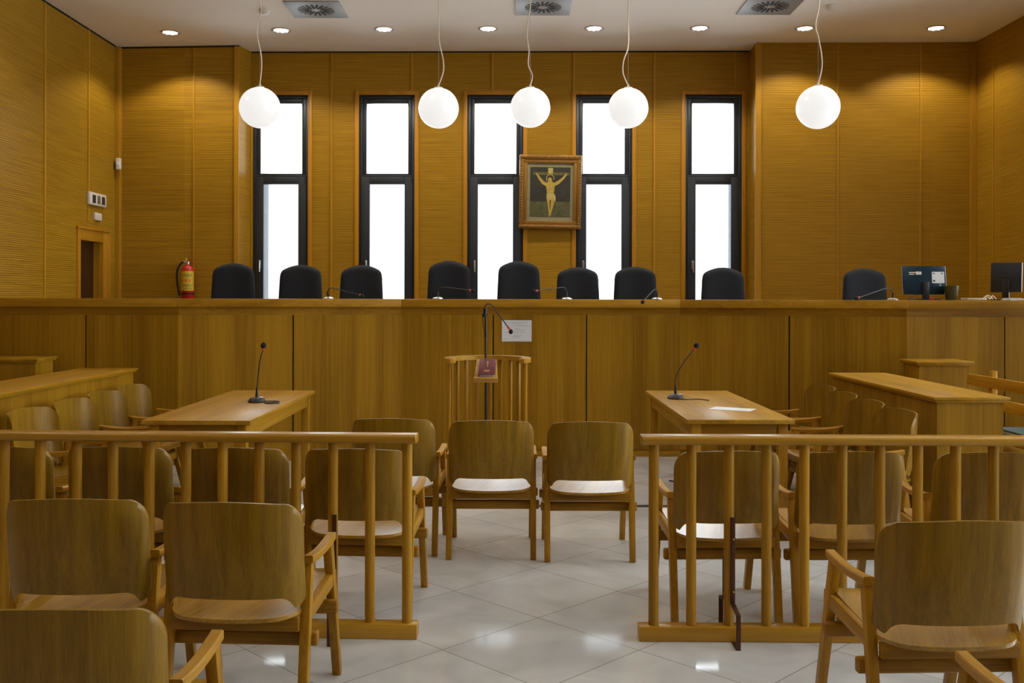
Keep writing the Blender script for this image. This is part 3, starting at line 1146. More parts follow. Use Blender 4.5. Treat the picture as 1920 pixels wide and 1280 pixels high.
# pew beyond the right counter
pw = thing('wooden_pew', 'wooden pew with two backrest planks beyond the right counter', 'bench', (3.72, 7.0, 0))
MB().bx(-0.015, 0.015, -1.3, 0.93, 0.815, 0.900, 0.003).build('backrest_plank', M['frame_y'], pw)
MB().bx(-0.015, 0.015, -1.3, 0.93, 0.655, 0.740, 0.003).build('backrest_plank', M['frame_y'], pw)
MB().bx(-0.50, -0.03, -1.3, 0.93, 0.435, 0.465, 0.004).build('seat', M['counter_y'], pw)
for yy in (-1.2, 0.0, 0.60):
    MB().bx(0.016, 0.062, yy - 0.025, yy + 0.025, 0.0, 0.945, 0.004).build('post', M['frame_z'], pw)
    MB().bx(-0.45, -0.405, yy - 0.025, yy + 0.025, 0.0, 0.434, 0.004).build('leg', M['frame_z'], pw)
    MB().bx(-0.405, 0.016, yy - 0.02, yy + 0.02, 0.36, 0.434, 0.004).build('seat_bearer', M['frame_x'], pw)
MB().bx(-0.46, -0.12, -1.3, 0.0, 0.545, 0.570, 0.003).build('book_ledge', M['counter_y'], pw)
for yy in (-1.2, -0.05):
    MB().bx(-0.44, -0.40, yy - 0.02, yy + 0.02, 0.465, 0.545, 0.003).build('ledge_support', M['frame_z'], pw)
    MB().bx(-0.18, -0.14, yy - 0.02, yy + 0.02, 0.465, 0.545, 0.003).build('ledge_support', M['frame_z'], pw)
for k, (m_, dx, lab) in enumerate((('teal', 0.00, 'teal file at the bottom of the pile on the pew ledge'), ('paper', 0.006, 'white file second from the bottom of the pile on the pew ledge'),
                                   ('teal', -0.006, 'teal file in the middle of the pile on the pew ledge'), ('paper', 0.01, 'white file second from the top of the pile on the pew ledge'),
                                   ('teal', 0.004, 'teal file on top of the pile on the pew ledge'))):
    z0 = 0.5702 + k * 0.0132
    b = MB().bx(3.28 + dx, 3.56 + dx, 6.22, 6.62, z0, z0 + 0.013, 0.002).build('file_folder', M[m_])
    tag(b, lab, 'file', 'files piled on the pew ledge')

# ------------------------------------------------------------------ witness stand
ws = thing('witness_stand', 'curved oak witness stand with slender spindles in front of the bench', 'witness stand', (-0.195, 7.86, 0))
Rw = 0.315


def arc_pts(r, a0, a1, n):
    return [(r * math.sin(a0 + (a1 - a0) * k / (n - 1)), r * math.cos(a0 + (a1 - a0) * k / (n - 1))) for k in range(n)]


def arc_band(r0, r1, z0, z1, a0, a1, n=32):
    inner, outer = arc_pts(r0, a0, a1, n), arc_pts(r1, a0, a1, n)
    mb = MB()
    A = [[Vector((x, y, z1)) for x, y in inner], [Vector((x, y, z1)) for x, y in outer]]
    B = [[Vector((x, y, z0)) for x, y in inner], [Vector((x, y, z0)) for x, y in outer]]
    mb.sheet(A, B)
    return mb


AW = R(112)
hb = arc_band(Rw - 0.035, Rw + 0.035, 0.990, 1.026, -AW, AW)
for s in (-1, 1):
    x, y = Rw * math.sin(AW) * s, Rw * math.cos(AW)
    hb.lathe((x, y, 0.986), [(0.030, 0), (0.041, 0.006), (0.042, 0.034), (0.036, 0.042)], 8)
hb.build('handrail', M['rail_x'], ws, angle=30)
arc_band(Rw - 0.03, Rw + 0.03, 0.0, 0.06, -AW, AW).build('base_ring', M['rail_x'], ws, angle=30)
for k in range(13):
    a = -R(106) + R(212) * k / 12
    x, y = Rw * math.sin(a), Rw * math.cos(a)
    mb = MB()
    t_ = Matrix.Rotation(-a, 4, 'Z')
    mb.box((x, y, 0.525), (0.030, 0.022, 0.932), 0.004, t_)
    mb.build('spindle', M['rail_z'], ws)

# book rest on a floor pole, with the witness microphone
LX, LY = (912 - 960) / F * 7.60, 7.60
br = thing('book_stand', 'small sloping wooden book rest on a thin black pole at the witness stand', 'stand', (LX, LY, 0))
MB().cyl((0, 0, 0.01), (0, 0, 0.885), 0.0095, n=12).lathe((0, 0, 0), [(0.085, 0), (0.085, 0.008), (0.02, 0.02), (0.012, 0.03)], 24).build('pole', M['black'], br)
tilt = Matrix.Rotation(R(38), 4, 'X')
bs = MB()
t_ = bmesh.new()
vv = [(-0.094, -0.13), (0.094, -0.13), (0.078, 0.125), (-0.078, 0.125)]
bs.prism(vv, -0.010, 0.010, 0.005)
bmesh.ops.transform(bs.bm, matrix=Matrix.Translation((0, -0.01, 0.94)) @ tilt, verts=bs.bm.verts)
t_.free()
bs.build('book_board', M['rail_x'], br)
lip = MB().box((0, -0.122, 0.022), (0.186, 0.022, 0.034), 0.005)
bmesh.ops.transform(lip.bm, matrix=Matrix.Translation((0, -0.01, 0.94)) @ tilt, verts=lip.bm.verts)
lip.build('ledge', M['rail_x'], br)

bk = thing('bible', 'burgundy bound book with a gold cross lying on the book rest', 'book', (LX + 0.012, LY - 0.01, 0.94))
bk.rotation_euler = (R(38), 0, R(-3))
MB().bx(-0.062, 0.062, -0.103, 0.080, 0.012, 0.017, 0.001).bx(-0.062, 0.062, -0.103, 0.080, 0.048, 0.053, 0.001).bx(-0.066, -0.060, -0.103, 0.080, 0.012, 0.053, 0.002).build('cover', M['burgundy'], bk)
MB().bx(-0.058, 0.058, -0.099, 0.076, 0.0172, 0.0478).build('pages', M['paper'], bk)
MB().bx(-0.0022, 0.0022, -0.012, 0.052, 0.0528, 0.0540).bx(-0.010, 0.010, 0.030, 0.0345, 0.0528, 0.0540).build('cross_emblem', M['gold_ink'], bk)
tl = MB()
for zz in (-0.052, -0.060, -0.068):
    for k in range(6):
        tl.bx(-0.024 + k * 0.008, -0.0185 + k * 0.008, zz - 0.0024, zz + 0.0024, 0.0528, 0.0538)
tl.build('title_lettering', M['gold_ink'], bk)

ms = thing('microphone_stand', 'tall thin black stand with a drooping gooseneck microphone at the witness stand', 'microphone', ((911 - 960) / F * 7.80, 7.80, 0))
D_ = 7.80


def rel(px, py, d, o):
    v = at(px, py, d)
    return (v.x - o.location.x, v.y - o.location.y, v.z - o.location.z)


zt = EYE - (590 - 560) / F * D_
MB().cyl((0, 0, 0.02), (0, 0, zt), 0.0085, n=12).cyl((0, 0, zt - 0.18), (0, 0, zt - 0.15), 0.012, n=12).lathe((0, 0, 0), [(0.085, 0), (0.085, 0.01), (0.02, 0.022), (0.01, 0.03)], 24).build('pole', M['black'], ms)
MB().cyl((-0.008, 0, zt - 0.02), (-0.004, 0, zt + 0.05), 0.017, n=12).bx(-0.03, 0.012, -0.012, 0.012, zt - 0.01, zt + 0.01, 0.003).build('clamp', M['black'], ms)
MB().tube([rel(909, 578, D_, ms), rel(911, 572, D_, ms), rel(916, 569.5, D_, ms), rel(924, 574, D_ - 0.03, ms), rel(940, 596, D_ - 0.09, ms), rel(954, 615, D_ - 0.14, ms)], 0.0048, 8).build('gooseneck', M['black'], ms)
MB().cyl(rel(952.5, 613, D_ - 0.135, ms), rel(955, 616.5, D_ - 0.145, ms), 0.009, n=12).build('light_ring', M['red_ring'], ms)
MB().ball(rel(958, 621.5, D_ - 0.155, ms), 0.0165, (1, 1, 1.2)).build('foam_head', M['black_foam'], ms)
MB().tube([rel(908, 585, D_, ms), rel(905, 597, D_, ms), rel(907, 615, D_, ms), rel(910.5, 628, D_, ms)], 0.003, 6).build('cable', M['black'], ms)


# ------------------------------------------------------------------ table microphones
def table_mic(label, cx, cy, cz, stem, head, loops, group='desk microphones on the party tables'):
    o = thing('desk_microphone', label, 'microphone', (cx, cy, cz), 0, group)
    mb = MB()
    mb.lathe((0, 0, 0), [(0.058, 0), (0.060, 0.008), (0.050, 0.026), (0.030, 0.036), (0.012, 0.040)], 28)
    bmesh.ops.scale(mb.bm, vec=(1.05, 1.25, 1), verts=mb.bm.verts)
    mb.build('base', M['black'], o)
    MB().bx(0.012, 0.050, -0.03, 0.012, 0.030, 0.0375, 0.002).build('control_plate', M['silver'], o)
    MB().cyl((0, 0, 0.036), (0.0, 0, 0.105), 0.012, 0.007, n=12).build('stem_socket', M['black'], o)
    MB().tube([(0, 0, 0.09)] + stem, 0.0042, 8).build('gooseneck', M['black'], o)
    s = Vector(stem[-1])
    h = Vector(head)
    dirv = (h - s).normalized()
    MB().cyl(s - dirv * 0.004, s + dirv * 0.014, 0.0115, n=14).build('light_ring', M['red_ring'], o)
    q = Vector((0, 0, 1)).rotation_difference(dirv).to_matrix().to_4x4()
    MB().ball(h, 0.0195, (1, 1, 1.25), rot=q).build('foam_head', M['black_foam'], o)
    if loops:
        MB().tube(loops, 0.0038, 8).build('cable', M['black'], o)
    return o


# left one stands at px (481,750), right one at (1267,743)
dL = (EYE - TH - 0.01) * F / (752 - 560)
xL = (482 - 960) / F * dL
k = dL / F
table_mic('black gooseneck microphone on the left table, almost upright', xL, dL, TH,
          [(0.01, 0, 0.20), (0.022, 0, 0.30), (0.044, 0, 0.385)], (0.047, 0, 0.412),
          [(0.03, -0.01, 0.006), (0.09, 0.03, 0.005), (0.165, 0.0, 0.005), (0.13, -0.06, 0.005), (0.08, -0.09, 0.005), (0.12, -0.14, 0.005), (0.19, -0.11, 0.005)])
dR = (EYE - TH - 0.01) * F / (744 - 560)
xR = (1267 - 960) / F * dR
table_mic('black gooseneck microphone leaning right on the right table', xR, dR, TH,
          [(0.0, 0, 0.15), (0.02, 0, 0.205), (0.07, 0, 0.29), (0.143, 0, 0.378)], (0.158, 0, 0.404),
          [(0.0, -0.06, 0.006), (0.06, -0.10, 0.005), (0.12, -0.075, 0.005), (0.18, -0.09, 0.005), (0.22, -0.17, 0.005)])
tag(tcb.build('floor_cable', M['black']), 'thin black cable hanging down the far right leg of the left table', 'cable')
fc = MB().tube([(1.30, 8.02, 0.006), (1.34, 7.98, 0.006), (1.50, 7.85, 0.006), (1.75, 7.9, 0.006), (1.9, 8.3, 0.006)], 0.006, 8)
tag(fc.build('floor_cable', M['black']), 'thin black cable lying on the floor under the right table', 'cable')


# microphones of the judges' bench, on steel discs
def bench_mic(label, bpx, bd, pts, head):
    b = at(bpx, 560, bd)
    o = thing('bench_microphone', label, 'microphone', (b.x, b.y, BT), 0, 'gooseneck microphones on the judges bench')
    MB().lathe((0, 0, 0), [(0.050, 0), (0.050, 0.006), (0.040, 0.014), (0.016, 0.020)], 24).build('base', M['silver'], o)
    P = [(0, 0, 0.012)] + [rel(x, y, d, o) for x, y, d in pts]
    MB().tube([P[0], P[1]], 0.010, 8, smooth=1).build('stem_socket', M['black'], o)
    MB().tube(P[1:], 0.0045, 8).build('gooseneck', M['black'], o)
    s = Vector(P[-1])
    h = Vector(rel(head[0], head[1], head[2], o))
    dv = (h - s).normalized()
    MB().cyl(s - dv * 0.003, s + dv * 0.014, 0.010, n=12).build('light_ring', M['red_ring'], o)
    q = Vector((0, 0, 1)).rotation_difference(dv).to_matrix().to_4x4()
    MB().ball(h, 0.0175, (1, 1, 1.25), rot=q).build('foam_head', M['black_foam'], o)


bench_mic('bench microphone pointing right in front of the third chair from the left', 616, 9.30,
          [(614, 548, 9.30), (618, 541.5, 9.29), (627, 541, 9.27), (650, 547.5, 9.18), (675, 553.5, 9.10)], (679, 555, 9.08))
bench_mic('bench microphone pointing right in front of the taller chair left of centre', 821, 9.30,
          [(821, 547, 9.30), (823, 540.5, 9.29), (830, 538.5, 9.27), (855, 541, 9.18), (881, 544.5, 9.10)], (887, 545.5, 9.08))
bench_mic('bench microphone pointing left below the framed painting', 1063, 9.30,
          [(1063, 548, 9.30), (1060, 540.5, 9.29), (1053, 538.5, 9.27), (1030, 542, 9.18), (1007, 544.8, 9.10)], (1001, 545.5, 9.08))
bench_mic('bench microphone drooping over the front edge of the worktop', 1232, 9.24,
          [(1233, 549, 9.24), (1230, 543, 9.21), (1226, 543, 9.18), (1217, 552, 9.12), (1208, 562, 9.07)], (1205, 565.5, 9.06))
bench_mic('bench microphone bending left beside the rightmost judge chair', 1674, 8.95,
          [(1675, 548, 8.95), (1671, 540.5, 8.94), (1662, 538.5, 8.92), (1640, 546, 8.85), (1611, 556, 8.77)], (1606, 557.5, 8.76))


# ------------------------------------------------------------------ judges' chairs
def make_judge_chair():
    root = empty('judge_chair')
    hw = 0.235
    xs = sorted(set([round(v, 5) for v in lin(-0.17, 0.17, 13)] + [s * v for s in (-1, 1) for v in (0.19, 0.205, 0.217, 0.226, 0.232, 0.235)]))
    fr, bk_ = [], []
    for x in xs:
        ax = abs(x)
        zt_ = 1.30 - 0.075 * (ax / hw) ** 2 - rounded_drop(ax, hw, 0.040)
        zb = 0.50
        th = 0.05 - 0.035 * (ax / hw) ** 6
        a, b = [], []
        for j in range(24):
            v = j / 23
            z = zb + (zt_ - zb) * v
            xx = x * (0.97 + 0.05 * math.sin(PI * min(v * 1.1, 1))) * (1.0 if v < 0.97 else 0.985)
            y = 0.03 * v + 0.04 * (ax / hw) ** 2 * -1
            tt = th * (1 - max(0, (v - 0.93) / 0.07) ** 2 * 0.6)
            a.append(Vector((xx, y - tt, z)))
            b.append(Vector((xx, y + tt, z)))
        fr.append(a)
        bk_.append(b)
    MB().sheet(fr, bk_).build('backrest', M['fabric'], root, angle=60)
    MB().box((0, -0.27, 0.47), (0.50, 0.48, 0.10), 0.035, seg=3).build('seat', M['fabric'], root)
    for s in (-1, 1):
        MB().tube([(s * 0.24, -0.10, 0.44), (s * 0.29, -0.10, 0.50), (s * 0.29, -0.08, 0.66), (s * 0.29, -0.14, 0.69), (s * 0.29, -0.36, 0.68)], 0.017, 8).build('armrest', M['black'], root)
    MB().cyl((0, -0.25, 0.09), (0, -0.25, 0.43), 0.028, n=14).build('column', M['black'], root)
    b = MB()
    for k_ in range(5):
        a = 2 * PI * k_ / 5 + 0.3
        b.bar((0, -0.25, 0.09), (0.27 * math.cos(a), -0.25 + 0.27 * math.sin(a), 0.065), 0.045, 0.04, 0.03, 0.025)
        b.ball((0.27 * math.cos(a), -0.25 + 0.27 * math.sin(a), 0.028), 0.027, u=12, v=8)
    b.build('star_base', M['black'], root)
    return root


jc0 = make_judge_chair()
spec = [(438, 494, 'high backed charcoal judge chair next to the fire extinguisher'),
        (564, 497, 'charcoal judge chair second from the left, in front of the first window'),
        (678, 497, 'charcoal judge chair third from the left, below the second window'),
        (842, 488.5, 'taller charcoal judge chair left of the centre pair, between the second and third windows'),
        (972.5, 489, 'taller charcoal judge chair below the left side of the painting'),
        (1083, 500, 'lower charcoal judge chair just right of the painting, below the fourth window'),
        (1190.5, 499, 'charcoal judge chair fourth from the right, its mic drooping over the bench edge'),
        (1355, 500, 'charcoal judge chair in front of the fifth window'),
        (1620, 501, 'rightmost charcoal judge chair, left of the computer monitor')]
for i, (px, py, lb2) in enumerate(spec):
    o = jc0 if i == 0 else copy_tree(jc0)
    d = 10.75 if px < 1500 else 10.45
    sc = 1.0
    ztop = EYE - (py - 560) / F * d
    o.location = ((px - 960) / F * d, d, 0.55)
    hs_ = (ztop - 0.55) / 1.302
    o.scale = (1, 1, hs_)
    o.rotation_euler = (0, 0, R(random.uniform(-4, 4)))
    tag(o, lb2, 'chair', 'judge chairs behind the bench')

# ------------------------------------------------------------------ computers and small things on the bench's right end
def monitor(label, px0, px1, py0, py1, d, rz, mat, extra):
    a, b = at(px0, py0, d), at(px1, py1, d)
    cx = (a.x + b.x) / 2
    wd = (b.x - a.x) / math.cos(rz) / 2
    o = thing('computer_monitor', label, 'monitor', (cx, d, BT), rz)
    z0, z1 = b.z - BT, a.z - BT
    tl_ = Matrix.Rotation(R(-6), 4, 'X')
    mb = MB().box((0, 0, 0), (2 * wd, 0.030, z1 - z0), 0.006)
    bmesh.ops.transform(mb.bm, matrix=Matrix.Translation((0, 0, (z0 + z1) / 2)) @ tl_, verts=mb.bm.verts)
    mb.build('housing', mat, o)
    MB().bx(-0.03, 0.03, -0.045, -0.015, 0.01, z0 + 0.12, 0.005).build('stand', M['black'], o)
    MB().box((0, -0.02, 0.006), (0.22, 0.17, 0.012), 0.004).build('foot', M['black'], o)
    if extra:
        s_ = MB().box((wd * 0.62, -0.0165, (z1 - z0) * 0.10), (0.118, 0.002, 0.105))
        bmesh.ops.transform(s_.bm, matrix=Matrix.Translation((0, 0, (z0 + z1) / 2)) @ tl_, verts=s_.bm.verts)
        st = s_.build('sticker', M['paper'], o)
        s_ = MB().box((wd * 0.42, -0.018, (z1 - z0) * -0.02), (0.022, 0.001, 0.016))
        s_.box((wd * 0.42, -0.018, (z1 - z0) * 0.24), (0.018, 0.001, 0.010)).box((wd * 0.80, -0.018, (z1 - z0) * 0.24), (0.014, 0.001, 0.012))
        bmesh.ops.transform(s_.bm, matrix=Matrix.Translation((0, 0, (z0 + z1) / 2)) @ tl_, verts=s_.bm.verts)
        s_.build('sticker_print', M['navy'], st)
        s_ = MB().box((-wd * 0.28, -0.0165, (z1 - z0) * 0.25), (0.055, 0.002, 0.028)).box((-wd * 0.58, -0.0165, (z1 - z0) * 0.27), (0.06, 0.002, 0.008)).box((-wd * 0.60, -0.0165, (z1 - z0) * 0.21), (0.05, 0.002, 0.007))
        bmesh.ops.transform(s_.bm, matrix=Matrix.Translation((0, 0, (z0 + z1) / 2)) @ tl_, verts=s_.bm.verts)
        s_.build('type_label', M['white_plastic'], o)
    return o


monitor('dark blue backed monitor with a white sticker at the right end of the judges bench', 1691, 1774, 497, 551, 8.98, R(4), M['screen'], True)
monitor('black monitor turned sideways at the far right end of the judges bench', 1866, 1908, 490, 546, 8.98, R(-38), M['black'], False)

cp = at(1783, 560, 8.90)
o = thing('pen_cup', 'smoky green tapered glass cup beside the monitor with the sticker', 'cup', (cp.x, cp.y, BT))
MB().lathe((0, 0, 0), [(0.045, 0), (0.052, 0.01), (0.070, 0.13), (0.0665, 0.13), (0.047, 0.016), (0.01, 0.012)], 24).build('bowl', M['mesh_green'], o)
cp = at(1826, 560, 8.88)
kb = MB().box((cp.x, cp.y, BT + 0.011), (0.18, 0.13, 0.018), 0.004)
tag(kb.build('keyboard', M['white_plastic']), 'small pale keyboard lying between the cup and the black monitor', 'keyboard')
cp = at(1899, 560, 8.74)
pl = MB()
for k_ in range(4):
    pl.box((cp.x + random.uniform(-.01, .01), cp.y, BT + 0.003 + 0.005 * k_), (0.17 - 0.02 * k_, 0.12, 0.0045), 0.0, Matrix.Rotation(random.uniform(-.3, .3), 4, 'Z'))
tag(pl.build('paper_pile', M['paper'], None, False), 'loose white papers in front of the black monitor', 'paper')
cb = MB()
c_ = at(1858, 560, 8.90)
cb.tube([(c_.x - 0.06, c_.y, BT + 0.006), (c_.x - 0.04, c_.y - 0.01, BT + 0.035), (c_.x - 0.01, c_.y, BT + 0.012), (c_.x + 0.02, c_.y + 0.01, BT + 0.04), (c_.x + 0.05, c_.y, BT + 0.008)], 0.005, 8)
cb.tube([(c_.x - 0.07, c_.y + 0.03, BT + 0.006), (c_.x - 0.02, c_.y + 0.02, BT + 0.045), (c_.x + 0.03, c_.y + 0.02, BT + 0.01)], 0.005, 8)
tag(cb.build('coiled_cable', M['cord']), 'tangled pale cable behind the keyboard on the bench', 'cable')
rc = at(1746, 560, 8.78)
sp_ = MB().box((rc.x, rc.y, BT + 0.014), (0.025, 0.02, 0.026), 0.004)
tag(sp_.build('rubber_stamp', M['red']), 'tiny red stamp under the monitor with the sticker', 'stamp')
bp_ = at(1705, 560, 8.90)
tag(MB().tube([(bp_.x - 0.02, bp_.y, BT + 0.004), (bp_.x + 0.02, bp_.y, BT + 0.025), (bp_.x + 0.07, bp_.y + 0.02, BT + 0.045), (bp_.x + 0.085, bp_.y + 0.03, BT + 0.05)], 0.003, 6).build('monitor_cable', M['black']),
    'thin black cable rising to the monitor with the sticker', 'cable')

# ------------------------------------------------------------------ fire extinguisher on the left wall
ex = at(352, 560, 12.09)
fe = thing('fire_extinguisher', 'red fire extinguisher with a yellow label hung left of the judge chairs', 'fire extinguisher', (ex.x, ex.y, 1.50))
MB().lathe((0, 0, 0), [(0.070, -0.02), (0.079, 0.0), (0.079, 0.34), (0.070, 0.375), (0.045, 0.40), (0.028, 0.41), (0.028, 0.42)], 28).build('cylinder', M['red'], fe)


def cyl_patch(r, a0, a1, z0, z1, n=10):
    mb = MB()
    A = [[Vector((r * math.sin(a0 + (a1 - a0) * k / n), -r * math.cos(a0 + (a1 - a0) * k / n), z)) for z in (z0, z1)] for k in range(n + 1)]
    B = [[Vector(((r - .002) * math.sin(a0 + (a1 - a0) * k / n), -(r - .002) * math.cos(a0 + (a1 - a0) * k / n), z)) for z in (z0, z1)] for k in range(n + 1)]
    return mb.sheet(A, B)


lbp = cyl_patch(0.0805, R(-55), R(80), 0.09, 0.335).build('label', M['yellow'], fe)
mk = cyl_patch(0.0815, R(-42), R(-22), 0.20, 0.235)
for a0, a1 in ((-8, 14), (26, 44)):
    c2 = cyl_patch(0.0815, R(a0), R(a1), 0.20, 0.235)
    me_ = bpy.data.meshes.new('t'); c2.bm.to_mesh(me_); mk.bm.from_mesh(me_); bpy.data.meshes.remove(me_)
mk.build('label_symbols', M['orange_ink'], lbp)
mk = cyl_patch(0.0815, R(-30), R(60), 0.285, 0.292)
for a0, a1, z0 in ((-34, 50, 0.268), (-36, 62, 0.160), (-30, 40, 0.145), (-20, 56, 0.115)):
    c2 = cyl_patch(0.0815, R(a0), R(a1), z0, z0 + 0.005)
    me_ = bpy.data.meshes.new('t'); c2.bm.to_mesh(me_); mk.bm.from_mesh(me_); bpy.data.meshes.remove(me_)
mk.build('label_text', M['dark_ink'], lbp)
MB().cyl((0, 0, 0.41), (0, 0, 0.455), 0.024, n=14).cyl((0, 0, 0.44), (-0.05, 0, 0.447), 0.014, n=12).build('valve', M['silver'], fe)
MB().bar((-0.01, 0, 0.46), (0.115, 0, 0.495), 0.018, 0.006, bev=0.001).bar((0.0, 0, 0.446), (0.10, 0, 0.43), 0.018, 0.006, bev=0.001).build('squeeze_handle', M['red'], fe)
MB().cyl((-0.012, 0, 0.462), (-0.028, 0, 0.495), 0.009, n=8).build('safety_pin', M['yellow'], fe)
MB().tube([(-0.05, 0, 0.447), (-0.085, 0, 0.43), (-0.125, 0, 0.36), (-0.135, 0, 0.26), (-0.125, 0, 0.15), (-0.10, 0, 0.03)], 0.0125, 10).build('hose', M['black'], fe)
MB().lathe((0, 0, 0.045), [(0.082, 0), (0.082, 0.018)], 28).bx(-0.03, 0.03, 0.06, 0.145, 0.045, 0.063, 0.002).build('wall_bracket', M['black'], fe)

# ------------------------------------------------------------------ small fittings on the left wall
yy = 4.98 * F / (960 - 178.5)
zc = EYE + (560 - 376) / F * yy
sw = thing('control_panel', 'pale wall panel with three small switches above the doorway on the left wall', 'switch panel', (XL + 0.001, yy, zc))
MB().bx(0, 0.035, -0.235, 0.235, -0.075, 0.075, 0.006).build('housing', M['white_plastic'], sw)
for k_, m_ in ((-0.12, 'frame_metal'), (0.01, 'silver'), (0.14, 'frame_metal')):
    MB().bx(0.034, 0.040, k_ - 0.04, k_ + 0.04, -0.05, 0.045, 0.002).build('switch', M[m_], sw)
yy = 4.98 * F / (960 - 180.5)
zc = EYE + (560 - 408) / F * yy
o = MB().bx(XL, XL + 0.03, yy - 0.09, yy + 0.09, zc - 0.045, zc + 0.045, 0.006).build('junction_box', M['white_plastic'])
tag(o, 'small blank white box below the switch panel on the left wall', 'box')
s0 = at(221.5, 309, 12.16)
sn = thing('motion_sensor', 'white motion sensor in the left room corner', 'sensor', (s0.x, s0.y, s0.z))
MB().box((0, 0, 0), (0.062, 0.05, 0.145), 0.012, seg=3).build('housing', M['white_plastic'], sn)
MB().bx(-0.02, 0.02, -0.03, -0.02, -0.03, 0.02, 0.004).build('lens', M['paper'], sn)

# ------------------------------------------------------------------ painting
pc = at(1031, 360, 12.385)
pt = thing('framed_painting', 'gilt framed painting of a crucified figure hung between the third and fourth windows', 'painting', pc)
pt.rotation_euler = (R(1.5), R(-0.8) * -1, 0)
PW, PH = 0.395, 0.468      # half sizes


def ring(hx, hz, w, y0, y1, bev=0.003):
    mb = MB()
    mb.bx(-hx, hx, y0, y1, hz - w, hz, bev)
    mb.bx(-hx, hx, y0, y1, -hz, -hz + w, bev)
    mb.bx(-hx, -hx + w, y0, y1, -hz + w, hz - w, bev)
    mb.bx(hx - w, hx, y0, y1, -hz + w, hz - w, bev)
    return mb


fr0 = ring(PW, PH, 0.055, -0.045, 0.0, 0.012).build('outer_frame', M['gilt'], pt)
orn = MB()
for k_ in range(26):
    zz = -PH + 0.03 + (2 * PH - 0.06) * k_ / 25
    for s in (-1, 1):
        orn.ball((s * (PW - 0.028), -0.046, zz), 0.012, (0.9, 0.5, 1.1), u=8, v=6)
for k_ in range(20):
    xx = -PW + 0.05 + (2 * PW - 0.10) * k_ / 19
    for s in (-1, 1):
        orn.ball((xx, -0.046, s * (PH - 0.028)), 0.012, (1.1, 0.5, 0.9), u=8, v=6)
orn.build('carved_beading', M['gilt'], fr0)
ring(PW - 0.055, PH - 0.055, 0.045, -0.032, 0.0, 0.004).build('inner_frame', M['gilt_dark'], pt)
MB().bx(-PW + 0.095, PW - 0.095, -0.012, 0.0, -PH + 0.095, PH - 0.095).build('mount', M['mat_board'], pt)
CW, CH = 0.255, 0.315
MB().bx(-CW, CW, -0.016, -0.0115, -CH + 0.005, CH).build('canvas', M['paint_bg'], pt)
MB().bx(-CW, CW, -0.0172, -0.0158, -CH + 0.005, -0.12).build('painted_land', M['paint_land'], pt)


def flat(mb, pts, y0, y1):
    """flat painted shape: polygon in x,z"""
    t = bmesh.new()
    a = [t.verts.new((x, y0, z)) for x, z in pts]
    b = [t.verts.new((x, y1, z)) for x, z in pts]
    t.faces.new(a)
    t.faces.new(b[::-1])
    for k in range(len(pts)):
        t.faces.new((a[k], b[k], b[(k + 1) % len(pts)], a[(k + 1) % len(pts)]))
    bmesh.ops.recalc_face_normals(t, faces=t.faces)
    mb._merge(t)


cr_ = MB()
flat(cr_, [(-0.22, 0.25), (0.24, 0.25), (0.24, 0.215), (-0.22, 0.215)], -0.0182, -0.0170)
flat(cr_, [(-0.018, 0.30), (0.03, 0.30), (0.03, -0.30), (-0.018, -0.30)], -0.0184, -0.0172)
cr_.build('painted_cross', M['paint_wood'], pt)
tp = MB()
flat(tp, [(-0.03, 0.305), (0.032, 0.305), (0.032, 0.235), (-0.03, 0.235)], -0.0192, -0.0180)
tp.build('painted_plaque', M['paint_cloth'], pt)
fg = MB()
body = [(-0.185, 0.232), (-0.170, 0.240), (-0.135, 0.195), (-0.085, 0.140), (-0.045, 0.118), (-0.02, 0.135), (0.02, 0.135), (0.045, 0.118), (0.09, 0.140),
        (0.150, 0.185), (0.200, 0.238), (0.215, 0.230), (0.170, 0.165), (0.105, 0.100), (0.055, 0.075), (0.052, 0.02), (0.040, -0.04), (0.052, -0.09),
        (0.050, -0.15), (0.030, -0.22), (0.012, -0.28), (0.002, -0.315), (-0.014, -0.315), (-0.012, -0.27), (-0.022, -0.21), (-0.030, -0.15), (-0.044, -0.09),
        (-0.038, -0.04), (-0.045, 0.02), (-0.055, 0.075), (-0.105, 0.100), (-0.155, 0.170)]
flat(fg, body, -0.0200, -0.0185)
t_ = [(0.034 * math.cos(2 * PI * k_ / 16) - 0.005, 0.165 + 0.040 * math.sin(2 * PI * k_ / 16)) for k_ in range(16)]
flat(fg, t_, -0.0210, -0.0190)
fg.build('painted_figure', M['paint_skin'], pt)
hl = MB()
t2 = [(0.052 * math.cos(2 * PI * k_ / 20) - 0.003, 0.170 + 0.058 * math.sin(2 * PI * k_ / 20)) for k_ in range(20)]
for k_ in range(0, 13):
    a, b = t2[k_ - 1], t2[k_]
    f_ = 0.84
    flat(hl, [a, b, ((b[0]) * f_, 0.170 + (b[1] - 0.170) * f_), ((a[0]) * f_, 0.170 + (a[1] - 0.170) * f_)], -0.0196, -0.0188)
hl.build('painted_halo', M['paint_cloth'], pt)
hr = MB()
flat(hr, [(-0.038, 0.175), (-0.03, 0.205), (0.0, 0.215), (0.03, 0.2), (0.038, 0.165), (0.034, 0.13), (0.02, 0.150), (0.012, 0.182), (-0.022, 0.182), (-0.030, 0.150), (-0.036, 0.135)], -0.0220, -0.0211)
hr.build('painted_hair', M['paint_hair'], pt)
lg = MB()
flat(lg, [(-0.006, -0.105), (0.010, -0.105), (0.006, -0.20), (0.001, -0.24), (-0.003, -0.20)], -0.0212, -0.0203)
lg.build('painted_leg_gap', M['paint_hair'], pt)
cl = MB()
flat(cl, [(-0.044, -0.02), (0.042, -0.015), (0.060, -0.03), (0.072, -0.07), (0.066, -0.13), (0.052, -0.11), (0.046, -0.085), (0.0, -0.10), (-0.046, -0.075)], -0.0212, -0.0201)
cl.build('painted_loincloth', M['paint_cloth'], pt)

